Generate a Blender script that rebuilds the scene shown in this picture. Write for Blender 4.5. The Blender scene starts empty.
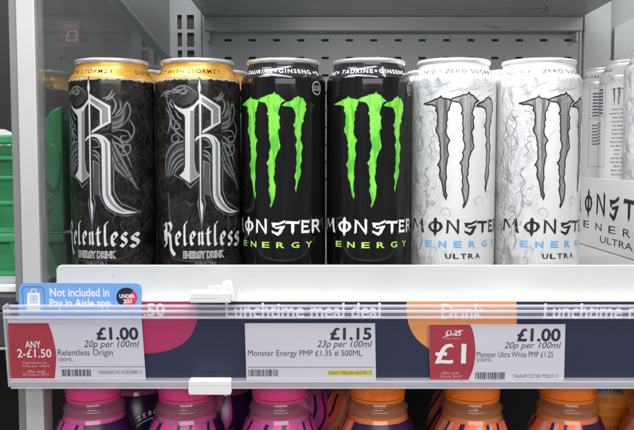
import bpy, bmesh, math, random
from mathutils import Vector
from mathutils.geometry import tessellate_polygon
random.seed(7)
S = 0.001                                     # everything below is written in millimetres
R_ = math.radians
scn = bpy.context.scene
col = scn.collection

# ------------------------------------------------------------------ camera
PITCH, CAMH, F = R_(3.84), 90.0, 790.0
cam = bpy.data.cameras.new('camera')
cam.sensor_width = 36.0
cam.lens = F / 634.0 * 36.0
cam.clip_start, cam.clip_end = 0.01, 60.0
cam_o = bpy.data.objects.new('camera', cam)
col.objects.link(cam_o)
cam_o.location = (0, 0, CAMH * S)
cam_o.rotation_euler = (R_(90) - PITCH, 0, 0)
scn.camera = cam_o

# ------------------------------------------------------------------ world and lamps (indoors: shop and cabinet lamps plus an added tray fill, no sky)
world = bpy.data.worlds.new('World')
scn.world = world
world.use_nodes = True
bg = world.node_tree.nodes['Background']
bg.inputs[0].default_value = (0.92, 0.95, 1.0, 1)
bg.inputs[1].default_value = 0.30
def area(name, loc, aim, sx, sy, watts, colour=(1, 1, 1)):
    l = bpy.data.lights.new(name, 'AREA')
    l.shape = 'RECTANGLE'
    l.size, l.size_y, l.energy, l.color = sx, sy, watts, colour
    o = bpy.data.objects.new(name, l)
    col.objects.link(o)
    o.location = loc
    o.rotation_euler = (Vector(aim) - Vector(loc)).to_track_quat('-Z', 'Y').to_euler()
    return o
area('shop_ceiling_lamp', (0.05, -0.62, 1.42), (0.05, 0.62, 0.05), 1.1, 0.30, 8.5, (1.0, 0.985, 0.96))
area('shop_aisle_lamp', (0.3, -1.7, 0.75), (0.0, 0.6, 0.0), 2.4, 0.7, 28, (1.0, 0.98, 0.97))
area('cabinet_front_lamp', (-0.12, 0.34, 0.68), (0.30, 0.88, 0.06), 1.1, 0.07, 11.5, (0.93, 0.97, 1.0))
area('added_tray_fill', (0.06, 0.648, 0.272), (0.30, 0.80, 0.04), 0.34, 0.02, 0.9, (0.97, 0.98, 1.0))  # unseen fill light added to brighten the tray and its cans
area('next_bay_lamp', (-0.50, 0.50, 0.62), (-0.25, 0.72, 0.05), 0.5, 0.06, 2.8, (0.95, 0.98, 1.0))
scn.view_settings.view_transform = 'Standard'
scn.view_settings.look = 'None'
scn.view_settings.exposure = -0.12
scn.view_settings.gamma = 1.0
scn.view_settings.use_curve_mapping = False

# ------------------------------------------------------------------ projection helpers (photo measurement -> place in millimetres)
CP, SP = math.cos(PITCH), math.sin(PITCH)
def ray(px, py):
    dx, dy = (px - 317.0) / F, -(py - 215.0) / F
    return (dx, CP + dy * SP, dy * CP - SP)
def at(px, py, Y):
    d = ray(px, py)
    t = Y / d[1]
    return (d[0] * t, Y, CAMH + d[2] * t)

# ------------------------------------------------------------------ materials
def mat(name, colour, rough=0.5, metal=0.0, spec=0.5, coat=0.0, noise=0.0, nscale=40.0, bump=0.0, bscale=300.0, emit=0.0):
    m = bpy.data.materials.new(name)
    m.use_nodes = True
    nt = m.node_tree
    p = nt.nodes['Principled BSDF']
    p.inputs['Base Color'].default_value = (*colour, 1)
    p.inputs['Roughness'].default_value = rough
    p.inputs['Metallic'].default_value = metal
    p.inputs['Specular IOR Level'].default_value = spec
    p.inputs['Coat Weight'].default_value = coat
    p.inputs['Coat Roughness'].default_value = 0.08
    tc = nt.nodes.new('ShaderNodeTexCoord')
    if noise:
        n = nt.nodes.new('ShaderNodeTexNoise')
        n.inputs['Scale'].default_value = nscale
        n.inputs['Detail'].default_value = 6
        n.inputs['Roughness'].default_value = 0.65
        nt.links.new(tc.outputs['Object'], n.inputs['Vector'])
        r = nt.nodes.new('ShaderNodeValToRGB')
        a, b = 1 - noise, 1 + noise * 0.5
        r.color_ramp.elements[0].position, r.color_ramp.elements[1].position = 0.3, 0.7
        r.color_ramp.elements[0].color = (*[min(1, c * a) for c in colour], 1)
        r.color_ramp.elements[1].color = (*[min(1, c * b) for c in colour], 1)
        nt.links.new(n.outputs['Fac'], r.inputs['Fac'])
        nt.links.new(r.outputs['Color'], p.inputs['Base Color'])
        mr = nt.nodes.new('ShaderNodeMapRange')
        mr.inputs['To Min'].default_value, mr.inputs['To Max'].default_value = max(0.02, rough - 0.08), min(1, rough + 0.1)
        nt.links.new(n.outputs['Fac'], mr.inputs['Value'])
        nt.links.new(mr.outputs['Result'], p.inputs['Roughness'])
    if bump:
        n2 = nt.nodes.new('ShaderNodeTexNoise')
        n2.inputs['Scale'].default_value = bscale
        n2.inputs['Detail'].default_value = 3
        nt.links.new(tc.outputs['Object'], n2.inputs['Vector'])
        bp = nt.nodes.new('ShaderNodeBump')
        bp.inputs['Strength'].default_value = bump
        bp.inputs['Distance'].default_value = 0.0005
        nt.links.new(n2.outputs['Fac'], bp.inputs['Height'])
        nt.links.new(bp.outputs['Normal'], p.inputs['Normal'])
    return m

def N(nt, kind, **kw):
    n = nt.nodes.new(kind)
    for k, v in kw.items():
        if k in n.inputs: n.inputs[k].default_value = v
        else: setattr(n, k, v)
    return n
def math_node(nt, op, a, b=None, clamp=False):
    n = nt.nodes.new('ShaderNodeMath'); n.operation = op; n.use_clamp = clamp
    for i, v in enumerate((a, b)):
        if v is None: continue
        if isinstance(v, (int, float)): n.inputs[i].default_value = v
        else: nt.links.new(v, n.inputs[i])
    return n.outputs[0]
def mix_col(nt, fac, a, b, mode='MIX'):
    n = nt.nodes.new('ShaderNodeMix'); n.data_type = 'RGBA'; n.blend_type = mode
    if isinstance(fac, (int, float)): n.inputs[0].default_value = fac
    else: nt.links.new(fac, n.inputs[0])
    for i, v in ((6, a), (7, b)):
        if isinstance(v, tuple): n.inputs[i].default_value = (*v, 1)
        else: nt.links.new(v, n.inputs[i])
    return n.outputs[2]
def ramp(nt, fac, stops):
    r = nt.nodes.new('ShaderNodeValToRGB')
    e = r.color_ramp.elements
    e[0].position, e[0].color = stops[0][0], (*stops[0][1], 1)
    e[1].position, e[1].color = stops[-1][0], (*stops[-1][1], 1)
    for pos, c in stops[1:-1]:
        k = e.new(pos); k.color = (*c, 1)
    nt.links.new(fac, r.inputs['Fac'])
    return r.outputs['Color']
def obj_xyz(nt):
    tc = nt.nodes.new('ShaderNodeTexCoord')
    sx = nt.nodes.new('ShaderNodeSeparateXYZ')
    nt.links.new(tc.outputs['Object'], sx.inputs[0])
    return tc.outputs['Object'], sx.outputs
def noise(nt, vec, scale, detail=5, rough=0.6, dist=0.0):
    n = N(nt, 'ShaderNodeTexNoise', Scale=scale, Detail=detail, Roughness=rough, Distortion=dist)
    nt.links.new(vec, n.inputs['Vector'])
    return n.outputs['Fac']

def see_through(name, tint, gloss_rough, ior, milk=0.0, milk_col=(1, 1, 1), dirt=0.0):
    """thin clear sheet: what is behind shows through, plus a Fresnel reflection and optional white haze in the plastic"""
    m = bpy.data.materials.new(name); m.use_nodes = True
    nt = m.node_tree; nt.nodes.clear()
    out = nt.nodes.new('ShaderNodeOutputMaterial')
    tr = N(nt, 'ShaderNodeBsdfTransparent'); tr.inputs[0].default_value = (*tint, 1)
    gl = N(nt, 'ShaderNodeBsdfGlossy', Roughness=gloss_rough)
    df = N(nt, 'ShaderNodeBsdfDiffuse'); df.inputs[0].default_value = (*milk_col, 1)
    fr = N(nt, 'ShaderNodeFresnel')
    ge = nt.nodes.new('ShaderNodeNewGeometry')              # same index on both sides of the thin sheet
    mi = nt.nodes.new('ShaderNodeMapRange'); mi.inputs['To Min'].default_value = ior; mi.inputs['To Max'].default_value = 1.0 / ior
    nt.links.new(ge.outputs['Backfacing'], mi.inputs['Value']); nt.links.new(mi.outputs['Result'], fr.inputs['IOR'])
    m1 = nt.nodes.new('ShaderNodeMixShader'); m2 = nt.nodes.new('ShaderNodeMixShader')
    if dirt:
        v, _ = obj_xyz(nt)
        f = noise(nt, v, 14, 6, 0.7, 1.2)
        f = math_node(nt, 'MULTIPLY', math_node(nt, 'SUBTRACT', f, 0.42, True), dirt)
        f = math_node(nt, 'ADD', f, milk)
        nt.links.new(f, m1.inputs[0])
    else:
        m1.inputs[0].default_value = milk
    nt.links.new(tr.outputs[0], m1.inputs[1]); nt.links.new(df.outputs[0], m1.inputs[2])
    nt.links.new(fr.outputs[0], m2.inputs[0])
    nt.links.new(m1.outputs[0], m2.inputs[1]); nt.links.new(gl.outputs[0], m2.inputs[2])
    nt.links.new(m2.outputs[0], out.inputs[0])
    return m

M = {}
M['white_shelf'] = mat('white_shelf', (0.58, 0.58, 0.57), 0.38, noise=0.10, nscale=9, bump=0.10, bscale=700)
M['white_edge'] = mat('white_edge', (0.80, 0.80, 0.79), 0.35)
M['white_plastic'] = mat('white_plastic', (0.88, 0.87, 0.85), 0.35, noise=0.03, nscale=60)
M['panel_grey'] = mat('panel_grey', (0.30, 0.31, 0.315), 0.42, noise=0.10, nscale=7, bump=0.05, bscale=700)
M['under_grey'] = mat('under_grey', (0.30, 0.305, 0.31), 0.28, noise=0.10, nscale=6)
M['side_grey'] = mat('side_grey', (0.26, 0.265, 0.265), 0.45, noise=0.12, nscale=8)
M['light_grey'] = mat('light_grey', (0.34, 0.35, 0.35), 0.4, noise=0.06, nscale=9)
M['post_white'] = mat('post_white', (0.56, 0.545, 0.54), 0.30, metal=0.15, noise=0.06, nscale=10)
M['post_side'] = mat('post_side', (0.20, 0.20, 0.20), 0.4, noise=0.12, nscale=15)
M['dark'] = mat('dark', (0.010, 0.010, 0.011), 0.6, noise=0.3, nscale=9)
M['black_hole'] = mat('black_hole', (0.06, 0.06, 0.06), 0.8)
M['dark_rail'] = mat('dark_rail', (0.05, 0.052, 0.06), 0.45, noise=0.2, nscale=20)
M['green'] = mat('green', (0.035, 0.30, 0.11), 0.42, noise=0.2, nscale=14, bump=0.1, bscale=400)
M['alu'] = mat('alu', (0.76, 0.755, 0.74), 0.22, metal=0.6, noise=0.04, nscale=60)
M['alu_white'] = mat('alu_white', (0.86, 0.85, 0.84), 0.28, metal=0.5, noise=0.03, nscale=60)
M['paper'] = mat('paper', (0.69, 0.67, 0.71), 0.55, noise=0.03, nscale=25)
M['ticket_red'] = mat('ticket_red', (0.42, 0.030, 0.050), 0.5, noise=0.06, nscale=30)
M['ink'] = mat('ink', (0.022, 0.020, 0.045), 0.5)
M['ink_grey'] = mat('ink_grey', (0.11, 0.105, 0.13), 0.5)
M['ink_white'] = mat('ink_white', (0.88, 0.87, 0.88), 0.5)
M['ink_pale'] = mat('ink_pale', (0.72, 0.45, 0.45), 0.5)
M['yellow_mark'] = mat('yellow_mark', (0.70, 0.66, 0.10), 0.5)
M['navy'] = mat('navy', (0.015, 0.020, 0.060), 0.45, noise=0.08, nscale=14)
M['magenta'] = mat('magenta', (0.48, 0.022, 0.12), 0.45, noise=0.05, nscale=20)
M['orange_print'] = mat('orange_print', (0.85, 0.33, 0.10), 0.45, noise=0.05, nscale=20)
M['sky_blue'] = mat('sky_blue', (0.20, 0.43, 0.86), 0.4, noise=0.04, nscale=20)
M['deep_blue'] = mat('deep_blue', (0.05, 0.12, 0.35), 0.4)
M['badge_black'] = mat('badge_black', (0.02, 0.02, 0.035), 0.4)
M['badge_red'] = mat('badge_red', (0.75, 0.05, 0.07), 0.4)
M['clip_shade'] = mat('clip_shade', (0.60, 0.585, 0.56), 0.5)
M['clear'] = see_through('clear_plastic', (0.99, 0.99, 0.995), 0.05, 1.2, 0.004)
M['clear_ridge'] = see_through('clear_ridge', (0.95, 0.95, 0.98), 0.12, 1.40, 0.36, (0.93, 0.92, 0.97))
M['clear_haze'] = see_through('clear_haze', (0.98, 0.98, 0.99), 0.15, 1.2, 0.13, (0.9, 0.89, 0.95))
M['clear_lip'] = see_through('clear_lip', (0.9, 0.9, 0.93), 0.10, 1.45, 0.55, (0.62, 0.61, 0.65))
M['glass'] = see_through('side_glass', (0.93, 0.95, 0.94), 0.01, 1.42, 0.05, (0.5, 0.48, 0.47), 0.5)
M['neck_pink'] = see_through('neck_pink', (0.93, 0.80, 0.86), 0.04, 1.6, 0.20, (0.82, 0.36, 0.52))
M['neck_orange'] = see_through('neck_orange', (0.95, 0.84, 0.74), 0.04, 1.6, 0.20, (0.90, 0.46, 0.22))
M['liquid_pink'] = mat('liquid_pink', (0.72, 0.06, 0.28), 0.15)
M['liquid_orange'] = mat('liquid_orange', (0.85, 0.23, 0.03), 0.15)
M['card_white'] = mat('card_white', (0.80, 0.80, 0.79), 0.55, noise=0.04, nscale=20, bump=0.05, bscale=500)
M['card_dark'] = mat('card_dark', (0.10, 0.09, 0.085), 0.8)
M['sign_red'] = mat('sign_red', (0.055, 0.010, 0.015), 0.5)
M['cap_pink'] = mat('cap_pink', (0.83, 0.05, 0.24), 0.33, noise=0.05, nscale=60)
M['cap_orange'] = mat('cap_orange', (0.95, 0.20, 0.012), 0.33, noise=0.05, nscale=60)
M['cap_orange_ink'] = mat('cap_orange_ink', (0.55, 0.08, 0.01), 0.5)
M['bag'] = mat('bag', (0.55, 0.5, 0.48), 0.4, noise=0.4, nscale=60)
# can prints
M['claw_green_edge'] = mat('claw_green_edge', (0.08, 0.40, 0.04), 0.33)
M['print_white'] = mat('print_white', (0.82, 0.82, 0.82), 0.35)
M['print_pearl'] = mat('print_pearl', (0.62, 0.62, 0.625), 0.35, noise=0.15, nscale=200)
M['print_lime'] = mat('print_lime', (0.42, 0.75, 0.13), 0.35)
M['print_black'] = mat('print_black', (0.014, 0.014, 0.016), 0.35)
M['print_grey'] = mat('print_grey', (0.17, 0.174, 0.178), 0.35, noise=0.35, nscale=120)
M['print_mid'] = mat('print_mid', (0.060, 0.061, 0.063), 0.35, noise=0.3, nscale=120)
M['print_dim'] = mat('print_dim', (0.055, 0.056, 0.058), 0.35, noise=0.4, nscale=120)
M['print_faint'] = mat('print_faint', (0.032, 0.030, 0.029), 0.35, noise=0.4, nscale=120)
M['print_light'] = mat('print_light', (0.22, 0.225, 0.23), 0.3, metal=0.2)
M['print_silver'] = mat('print_silver', (0.60, 0.60, 0.605), 0.28, metal=0.15, noise=0.06, nscale=70)
M['print_blue'] = mat('print_blue', (0.15, 0.34, 0.58), 0.35)
M['sketch'] = mat('sketch', (0.27, 0.27, 0.28), 0.35, noise=0.4, nscale=150)
M['sketch_pale'] = mat('sketch_pale', (0.38, 0.38, 0.39), 0.35, noise=0.25, nscale=150)
M['neck_ink'] = mat('neck_ink', (0.016, 0.014, 0.014), 0.75, spec=0.12)

def mat_claw_grey():
    m = bpy.data.materials.new('claw_grey'); m.use_nodes = True; nt = m.node_tree
    p = nt.nodes['Principled BSDF']; p.inputs['Roughness'].default_value = 0.25; p.inputs['Metallic'].default_value = 0.35
    v, xyz = obj_xyz(nt)
    mp = N(nt, 'ShaderNodeMapping'); mp.inputs['Scale'].default_value = (190, 60, 14)
    nt.links.new(v, mp.inputs['Vector'])
    f = noise(nt, mp.outputs[0], 1.0, 6, 0.62, 0.6)
    c = ramp(nt, f, [(0.28, (0.07, 0.07, 0.075)), (0.42, (0.20, 0.20, 0.21)), (0.50, (0.42, 0.415, 0.38)), (0.54, (0.26, 0.265, 0.275)), (0.64, (0.36, 0.35, 0.355)), (0.76, (0.11, 0.11, 0.12))])
    nt.links.new(c, p.inputs['Base Color'])
    return m
M['claw_grey'] = mat_claw_grey()

def mat_claw_green():
    """two printed greens in torn vertical patches"""
    m = bpy.data.materials.new('claw_green'); m.use_nodes = True; nt = m.node_tree
    p = nt.nodes['Principled BSDF']; p.inputs['Roughness'].default_value = 0.22
    v, xyz = obj_xyz(nt)
    mp = N(nt, 'ShaderNodeMapping'); mp.inputs['Scale'].default_value = (190, 190, 42)
    nt.links.new(v, mp.inputs['Vector'])
    f = noise(nt, mp.outputs[0], 1.0, 4, 0.55, 0.8)
    c = ramp(nt, f, [(0.30, (0.07, 0.42, 0.03)), (0.46, (0.10, 0.48, 0.035)), (0.50, (0.19, 0.62, 0.055)), (0.72, (0.24, 0.68, 0.08))])
    nt.links.new(c, p.inputs['Base Color'])
    return m
M['claw_green'] = mat_claw_green()
def soft_dents(nt, p, v):
    """thin aluminium is never a perfect cylinder: very shallow waves in the wall"""
    d = noise(nt, v, 28, 2, 0.5, 0.0)
    b = N(nt, 'ShaderNodeBump', Strength=0.16, Distance=0.0006)
    nt.links.new(d, b.inputs['Height']); nt.links.new(b.outputs['Normal'], p.inputs['Normal'])
def mat_gold_black():
    """black printed can with a dim scroll pattern and a gold neck whose lower edge is torn"""
    m = bpy.data.materials.new('black_gold_can'); m.use_nodes = True; nt = m.node_tree
    p = nt.nodes['Principled BSDF']
    v, xyz = obj_xyz(nt)
    mp = N(nt, 'ShaderNodeMapping'); mp.inputs['Scale'].default_value = (1, 1, 0.7)
    nt.links.new(v, mp.inputs['Vector'])
    a = noise(nt, mp.outputs[0], 120, 5, 0.65, 3.0)
    b = noise(nt, v, 40, 4, 0.6, 1.0)
    dark = ramp(nt, a, [(0.38, (0.006, 0.006, 0.006)), (0.50, (0.022, 0.020, 0.019)), (0.53, (0.012, 0.011, 0.011)), (0.60, (0.040, 0.037, 0.034)), (0.70, (0.014, 0.013, 0.012))])
    shade = ramp(nt, b, [(0.35, (0.28, 0.28, 0.28)), (0.65, (1.15, 1.1, 1.06))])
    dark = mix_col(nt, 1.0, dark, shade, 'MULTIPLY')
    t = noise(nt, v, 330, 6, 0.75, 0.5)
    edge = math_node(nt, 'ADD', math_node(nt, 'MULTIPLY', math_node(nt, 'SUBTRACT', t, 0.5), 0.007), xyz[2])
    gold_f = math_node(nt, 'MULTIPLY', math_node(nt, 'SUBTRACT', edge, 0.1525), 2500, True)
    ash_f = math_node(nt, 'MULTIPLY', math_node(nt, 'SUBTRACT', edge, 0.1512), 2500, True)
    gn = noise(nt, v, 90, 3)
    gold = ramp(nt, gn, [(0.3, (0.60, 0.29, 0.035)), (0.7, (0.74, 0.41, 0.085))])
    c = mix_col(nt, ash_f, dark, (0.42, 0.38, 0.33))
    c = mix_col(nt, gold_f, c, gold)
    nt.links.new(c, p.inputs['Base Color'])
    nt.links.new(math_node(nt, 'MULTIPLY', gold_f, 0.45), p.inputs['Metallic'])
    nt.links.new(math_node(nt, 'ADD', math_node(nt, 'MULTIPLY', gold_f, 0.18), 0.13), p.inputs['Roughness'])
    p.inputs['Specular IOR Level'].default_value = 0.4
    soft_dents(nt, p, v)
    return m
M['black_gold_can'] = mat_gold_black()

def mat_black_can():
    m = bpy.data.materials.new('black_can'); m.use_nodes = True; nt = m.node_tree
    p = nt.nodes['Principled BSDF']
    v, xyz = obj_xyz(nt)
    mp = N(nt, 'ShaderNodeMapping'); mp.inputs['Scale'].default_value = (1, 1, 0.06)
    nt.links.new(v, mp.inputs['Vector'])
    a = noise(nt, mp.outputs[0], 160, 4, 0.6, 0.2)
    c = ramp(nt, a, [(0.3, (0.003, 0.003, 0.0035)), (0.7, (0.010, 0.0095, 0.010))])
    band = math_node(nt, 'MULTIPLY', math_node(nt, 'SUBTRACT', xyz[2], 0.1535), 3000, True)
    c = mix_col(nt, band, c, (0.045, 0.046, 0.05))
    nt.links.new(c, p.inputs['Base Color'])
    p.inputs['Roughness'].default_value = 0.07
    p.inputs['Specular IOR Level'].default_value = 0.4
    nt.links.new(math_node(nt, 'MULTIPLY', band, 0.6), p.inputs['Metallic'])
    nt.links.new(math_node(nt, 'ADD', math_node(nt, 'MULTIPLY', band, 0.09), 0.07), p.inputs['Roughness'])
    soft_dents(nt, p, v)
    return m
M['black_can'] = mat_black_can()

def mat_white_can():
    """white print with pencil-grey sketch shading round the back and under the neck"""
    m = bpy.data.materials.new('white_can'); m.use_nodes = True; nt = m.node_tree
    p = nt.nodes['Principled BSDF']
    v, xyz = obj_xyz(nt)
    # the sketch is printed on the left of the emblem (object -X) and over the shoulder, white behind the emblem
    big = noise(nt, v, 30, 3, 0.6, 0.8)
    left = math_node(nt, 'ADD', math_node(nt, 'MULTIPLY', xyz[0], -44), math_node(nt, 'MULTIPLY', math_node(nt, 'SUBTRACT', big, 0.5), 1.5))
    left = math_node(nt, 'SUBTRACT', left, 0.20, True)
    top = math_node(nt, 'MULTIPLY', math_node(nt, 'SUBTRACT', math_node(nt, 'ADD', xyz[2], math_node(nt, 'MULTIPLY', big, 0.012)), 0.146), 140, True)
    mask = math_node(nt, 'MAXIMUM', left, top, True)
    mp = N(nt, 'ShaderNodeMapping'); mp.inputs['Scale'].default_value = (1.0, 1.0, 0.55); mp.inputs['Rotation'].default_value = (0, R_(35), R_(20))
    nt.links.new(v, mp.inputs['Vector'])
    s = noise(nt, mp.outputs[0], 52, 9, 0.62, 1.3)
    pencil = ramp(nt, s, [(0.32, (0.20, 0.20, 0.205)), (0.43, (0.42, 0.42, 0.43)), (0.50, (0.60, 0.60, 0.60)), (0.54, (0.46, 0.46, 0.465)), (0.59, (0.62, 0.62, 0.62)), (0.72, (0.50, 0.50, 0.505))])
    c = mix_col(nt, mask, (0.66, 0.66, 0.655), pencil)
    neck = math_node(nt, 'MULTIPLY', math_node(nt, 'SUBTRACT', xyz[2], 0.1533), 3000, True)
    c = mix_col(nt, neck, c, (0.62, 0.62, 0.615))
    nt.links.new(c, p.inputs['Base Color'])
    p.inputs['Roughness'].default_value = 0.24
    p.inputs['Metallic'].default_value = 0.08
    soft_dents(nt, p, v)
    return m
M['white_can'] = mat_white_can()

def mat_sleeve(name, base, bright, mid, seed):
    m = bpy.data.materials.new(name); m.use_nodes = True; nt = m.node_tree
    p = nt.nodes['Principled BSDF']; p.inputs['Roughness'].default_value = 0.25
    v, xyz = obj_xyz(nt)
    ang = math_node(nt, 'ARCTAN2', xyz[0], math_node(nt, 'MULTIPLY', xyz[1], -1))
    u = math_node(nt, 'ADD', math_node(nt, 'MULTIPLY', ang, 0.95), math_node(nt, 'MULTIPLY', xyz[2], -17))
    n = noise(nt, v, 16, 1, 0.5, 0.2)
    u = math_node(nt, 'ADD', u, math_node(nt, 'MULTIPLY', n, 1.1))
    u = math_node(nt, 'ADD', u, seed)
    w = math_node(nt, 'FRACT', u)
    c = ramp(nt, w, [(0.0, base), (0.10, base), (0.12, bright), (0.36, bright), (0.38, mid), (0.50, mid), (0.52, bright), (0.60, bright), (0.62, base), (0.70, base), (0.72, mid), (0.82, mid), (0.84, bright), (0.99, bright)])
    # a broad dark field on one side of the sleeve
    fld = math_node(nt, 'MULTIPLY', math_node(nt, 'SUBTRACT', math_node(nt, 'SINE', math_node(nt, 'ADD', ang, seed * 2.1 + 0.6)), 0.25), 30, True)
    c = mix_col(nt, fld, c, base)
    nt.links.new(c, p.inputs['Base Color'])
    return m
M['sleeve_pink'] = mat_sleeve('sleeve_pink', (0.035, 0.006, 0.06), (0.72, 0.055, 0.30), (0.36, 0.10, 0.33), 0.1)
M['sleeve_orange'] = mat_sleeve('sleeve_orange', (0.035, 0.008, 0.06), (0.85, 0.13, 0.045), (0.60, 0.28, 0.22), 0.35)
M['sleeve_plain_orange'] = mat('sleeve_plain_orange', (0.85, 0.25, 0.012), 0.35, noise=0.12, nscale=30)
M['sleeve_dark'] = mat('sleeve_dark', (0.03, 0.006, 0.05), 0.3, noise=0.3, nscale=30)

def add_specks(m, scale, thr, dark):
    nt = m.node_tree; p = nt.nodes['Principled BSDF']
    src = p.inputs['Base Color'].links[0].from_socket
    v, _ = obj_xyz(nt)
    f = noise(nt, v, scale, 2, 0.5, 0.0)
    f = math_node(nt, 'MULTIPLY', math_node(nt, 'SUBTRACT', f, thr), 12, True)
    nt.links.new(mix_col(nt, f, src, dark), p.inputs['Base Color'])
add_specks(M['white_shelf'], 230, 0.735, (0.22, 0.21, 0.20))
add_specks(M['panel_grey'], 60, 0.72, (0.20, 0.20, 0.20))
add_specks(M['under_grey'], 45, 0.70, (0.20, 0.20, 0.205))
add_specks(M['post_white'], 120, 0.74, (0.25, 0.24, 0.23))
add_specks(M['white_plastic'], 260, 0.72, (0.50, 0.48, 0.45))

# ------------------------------------------------------------------ object helpers
def tag(o, label=None, cat=None, group=None, kind=None):
    if label: o['label'] = label
    if cat: o['category'] = cat
    if group: o['group'] = group
    if kind: o['kind'] = kind
    return o
def thing(name, label, cat, loc=(0, 0, 0), rz=0.0, group=None):
    o = bpy.data.objects.new(name, None)
    col.objects.link(o)
    o.empty_display_size = 0.02
    o.location = Vector(loc) * S
    o.rotation_euler = (0, 0, rz)
    return tag(o, label, cat, group)
def mesh(name, verts, faces, m, parent=None, smooth=False, world_coords=True, bevel=0.0, auto=None):
    me = bpy.data.meshes.new(name)
    off = Vector((0, 0, 0))
    if parent is not None and world_coords:
        q = parent
        while q is not None:
            off += q.location
            q = q.parent
    me.from_pydata([tuple(Vector(v) * S - off) for v in verts], [], faces)
    me.validate()
    bm = bmesh.new(); bm.from_mesh(me)
    if smooth is not None:
        bmesh.ops.recalc_face_normals(bm, faces=bm.faces)
    bm.to_mesh(me); bm.free()
    me.materials.append(m)
    if smooth:
        me.polygons.foreach_set('use_smooth', [True] * len(me.polygons))
    o = bpy.data.objects.new(name, me)
    col.objects.link(o)
    if parent is not None: o.parent = parent
    if auto: me.set_sharp_from_angle(angle=R_(auto))
    if bevel:
        b = o.modifiers.new('bevel', 'BEVEL'); b.width = bevel * S; b.segments = 2; b.limit_method = 'ANGLE'; b.angle_limit = R_(40)
    return o
class MB:
    def __init__(s): s.v, s.f = [], []
    def add(s, vs, fs):
        n = len(s.v); s.v += vs; s.f += [tuple(i + n for i in f) for f in fs]; return s
    def box(s, x0, x1, y0, y1, z0, z1):
        vs = [(x, y, z) for z in (z0, z1) for y in (y0, y1) for x in (x0, x1)]
        return s.add(vs, [(0, 2, 3, 1), (4, 5, 7, 6), (0, 1, 5, 4), (2, 6, 7, 3), (0, 4, 6, 2), (1, 3, 7, 5)])
    def prism(s, poly, axis, a, b):
        """2-D outline pushed along an axis: 'x' (poly = y,z), 'y' (poly = x,z), 'z' (poly = x,y)"""
        f = {'x': lambda p, d: (d, p[0], p[1]), 'y': lambda p, d: (p[0], d, p[1]), 'z': lambda p, d: (p[0], p[1], d)}[axis]
        n = len(poly)
        vs = [f(p, a) for p in poly] + [f(p, b) for p in poly]
        fs = [tuple(range(n)), tuple(reversed(range(n, 2 * n)))]
        fs += [(i, (i + 1) % n, n + (i + 1) % n, n + i) for i in range(n)]
        return s.add(vs, fs)
    def lathe(s, prof, seg=64, c=(0, 0, 0), cap0=False, cap1=False, wob=None):
        vs = []
        for (r, z) in prof:
            for k in range(seg):
                a = 2 * math.pi * k / seg
                vs.append((c[0] + r * math.sin(a), c[1] - r * math.cos(a), c[2] + z))
        fs = []
        for i in range(len(prof) - 1):
            for k in range(seg):
                k2 = (k + 1) % seg
                fs.append((i * seg + k, i * seg + k2, (i + 1) * seg + k2, (i + 1) * seg + k))
        if cap0: fs.append(tuple(reversed(range(seg))))
        if cap1: fs.append(tuple((len(prof) - 1) * seg + k for k in range(seg)))
        return s.add(vs, fs)
    def build(s, name, m, parent=None, **kw):
        return mesh(name, s.v, s.f, m, parent, **kw)
def children(o): return [c for c in bpy.data.objects if c.parent == o]
def copy_tree(o, parent=None):
    c = o.copy(); col.objects.link(c)
    if parent is not None: c.parent = parent
    for ch in kids.get(o.name, []): copy_tree(ch, c)
    return c
kids = {}
def index_kids(o):
    for ob in bpy.data.objects:
        if ob.parent is not None:
            L = kids.setdefault(ob.parent.name, [])
            if ob not in L: L.append(ob)

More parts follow.
